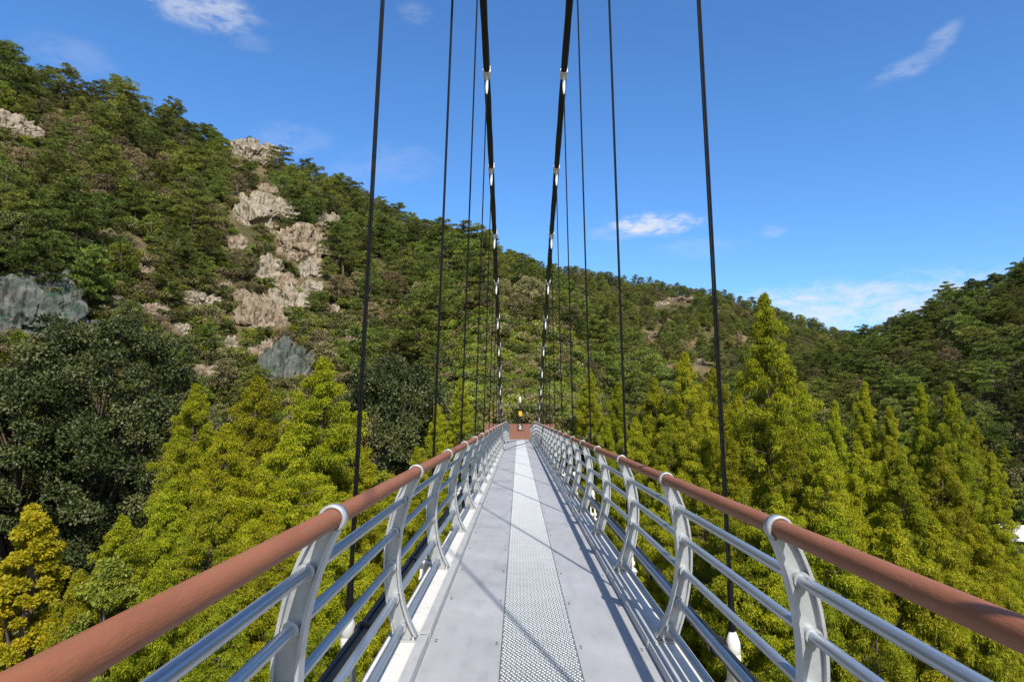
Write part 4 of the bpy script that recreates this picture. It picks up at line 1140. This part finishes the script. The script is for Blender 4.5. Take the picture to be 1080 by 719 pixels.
for px, py, wx, wy, dens, rot in CLOUDS:
    c = ray(px, py).normalized(); rt = c.cross(Vector((0, 0, 1))).normalized(); up = rt.cross(c)
    a = R(-rot); r2 = rt * math.cos(a) + up * math.sin(a); u2 = up * math.cos(a) - rt * math.sin(a)
    r2 = r2 * (PF / wx); u2 = u2 * (PF / wy)
    d1 = N(t, 'ShaderNodeVectorMath', _operation='DOT_PRODUCT'); d1.inputs[1].default_value = r2; L.new(tc.outputs['Generated'], d1.inputs[0])
    d2 = N(t, 'ShaderNodeVectorMath', _operation='DOT_PRODUCT'); d2.inputs[1].default_value = u2; L.new(tc.outputs['Generated'], d2.inputs[0])
    s1 = N(t, 'ShaderNodeMath', _operation='MULTIPLY'); L.new(d1.outputs['Value'], s1.inputs[0]); L.new(d1.outputs['Value'], s1.inputs[1])
    s2 = N(t, 'ShaderNodeMath', _operation='MULTIPLY_ADD'); L.new(d2.outputs['Value'], s2.inputs[0]); L.new(d2.outputs['Value'], s2.inputs[1]); L.new(s1.outputs[0], s2.inputs[2])
    # front hemisphere only, thin out from the middle, eaten by noise
    f1 = N(t, 'ShaderNodeMapRange', _interpolation_type='SMOOTHSTEP'); f1.inputs['From Min'].default_value = 1.9; f1.inputs['From Max'].default_value = 0.0
    L.new(s2.outputs[0], f1.inputs['Value'])
    mixn = N(t, 'ShaderNodeMath', _operation='MULTIPLY_ADD'); L.new(nz.outputs['Fac'], mixn.inputs[0]); mixn.inputs[1].default_value = 3.4; mixn.inputs[2].default_value = -2.35
    mix2 = N(t, 'ShaderNodeMath', _operation='MULTIPLY_ADD'); L.new(nzf.outputs['Fac'], mix2.inputs[0]); mix2.inputs[1].default_value = 1.3; L.new(mixn.outputs[0], mix2.inputs[2])
    ad = N(t, 'ShaderNodeMath', _operation='ADD'); L.new(f1.outputs['Result'], ad.inputs[0]); L.new(mix2.outputs[0], ad.inputs[1])
    f2 = N(t, 'ShaderNodeMapRange', _interpolation_type='SMOOTHSTEP'); f2.inputs['From Min'].default_value = 0.0; f2.inputs['From Max'].default_value = 1.7
    f2.inputs['To Max'].default_value = dens; L.new(ad.outputs[0], f2.inputs['Value'])
    gate = N(t, 'ShaderNodeMath', _operation='LESS_THAN'); gate.inputs[1].default_value = 1.15; L.new(s2.outputs[0], gate.inputs[0])
    fr2 = N(t, 'ShaderNodeVectorMath', _operation='DOT_PRODUCT'); fr2.inputs[1].default_value = c; L.new(tc.outputs['Generated'], fr2.inputs[0])
    g2 = N(t, 'ShaderNodeMath', _operation='GREATER_THAN'); g2.inputs[1].default_value = 0.2; L.new(fr2.outputs['Value'], g2.inputs[0])
    gg = N(t, 'ShaderNodeMath', _operation='MULTIPLY'); L.new(f1.outputs['Result'], gg.inputs[0]); L.new(g2.outputs[0], gg.inputs[1])
    gs = N(t, 'ShaderNodeMapRange'); gs.inputs['From Max'].default_value = 0.95; L.new(gg.outputs[0], gs.inputs['Value'])
    m1 = N(t, 'ShaderNodeMath', _operation='MULTIPLY'); L.new(f2.outputs['Result'], m1.inputs[0]); L.new(gs.outputs['Result'], m1.inputs[1])
    if acc is None: acc = m1.outputs[0]
    else:
        mm = N(t, 'ShaderNodeMath', _operation='MAXIMUM'); L.new(acc, mm.inputs[0]); L.new(m1.outputs[0], mm.inputs[1]); acc = mm.outputs[0]
mx = N(t, 'ShaderNodeMix', _data_type='RGBA'); L.new(acc, mx.inputs['Factor']); tn = N(t, 'ShaderNodeMix', _data_type='RGBA', _blend_type='MULTIPLY'); 
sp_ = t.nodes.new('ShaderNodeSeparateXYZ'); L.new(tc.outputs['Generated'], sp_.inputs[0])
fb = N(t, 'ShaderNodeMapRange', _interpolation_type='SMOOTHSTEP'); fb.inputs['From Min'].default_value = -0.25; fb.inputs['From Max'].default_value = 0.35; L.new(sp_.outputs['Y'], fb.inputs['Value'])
tt = N(t, 'ShaderNodeMix', _data_type='RGBA'); tt.inputs[6].default_value = (0.86, 0.84, 0.80, 1); tt.inputs[7].default_value = (0.63, 0.91, 1.17, 1); L.new(fb.outputs['Result'], tt.inputs['Factor'])  # unseen sky behind the camera tinted near neutral to make the fill less blue
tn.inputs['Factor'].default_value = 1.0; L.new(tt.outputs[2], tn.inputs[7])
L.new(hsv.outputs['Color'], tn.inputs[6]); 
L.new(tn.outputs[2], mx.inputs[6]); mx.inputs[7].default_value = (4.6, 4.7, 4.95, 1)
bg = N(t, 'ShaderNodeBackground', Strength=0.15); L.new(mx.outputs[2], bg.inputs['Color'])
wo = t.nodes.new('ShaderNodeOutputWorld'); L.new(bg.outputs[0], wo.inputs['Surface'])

sd_ = bpy.data.lights.new('sun', 'SUN'); sd_.energy = 5.0; sd_.angle = R(0.5); sd_.color = (1.0, 0.955, 0.88)
so = bpy.data.objects.new('sun', sd_); COL.objects.link(so)
dirv = Vector((SUN_DIR.x * math.cos(ELEV), SUN_DIR.y * math.cos(ELEV), math.sin(ELEV)))
so.rotation_euler = dirv.to_track_quat('Z', 'Y').to_euler(); so.location = dirv * 60

sc.render.engine = 'CYCLES'
sc.cycles.max_bounces = 6; sc.cycles.transparent_max_bounces = 4; sc.cycles.use_denoising = True
sc.view_settings.view_transform = 'Standard'; sc.view_settings.look = 'None'
sc.view_settings.exposure = 0.28; sc.view_settings.gamma = 1.0; sc.view_settings.use_curve_mapping = False
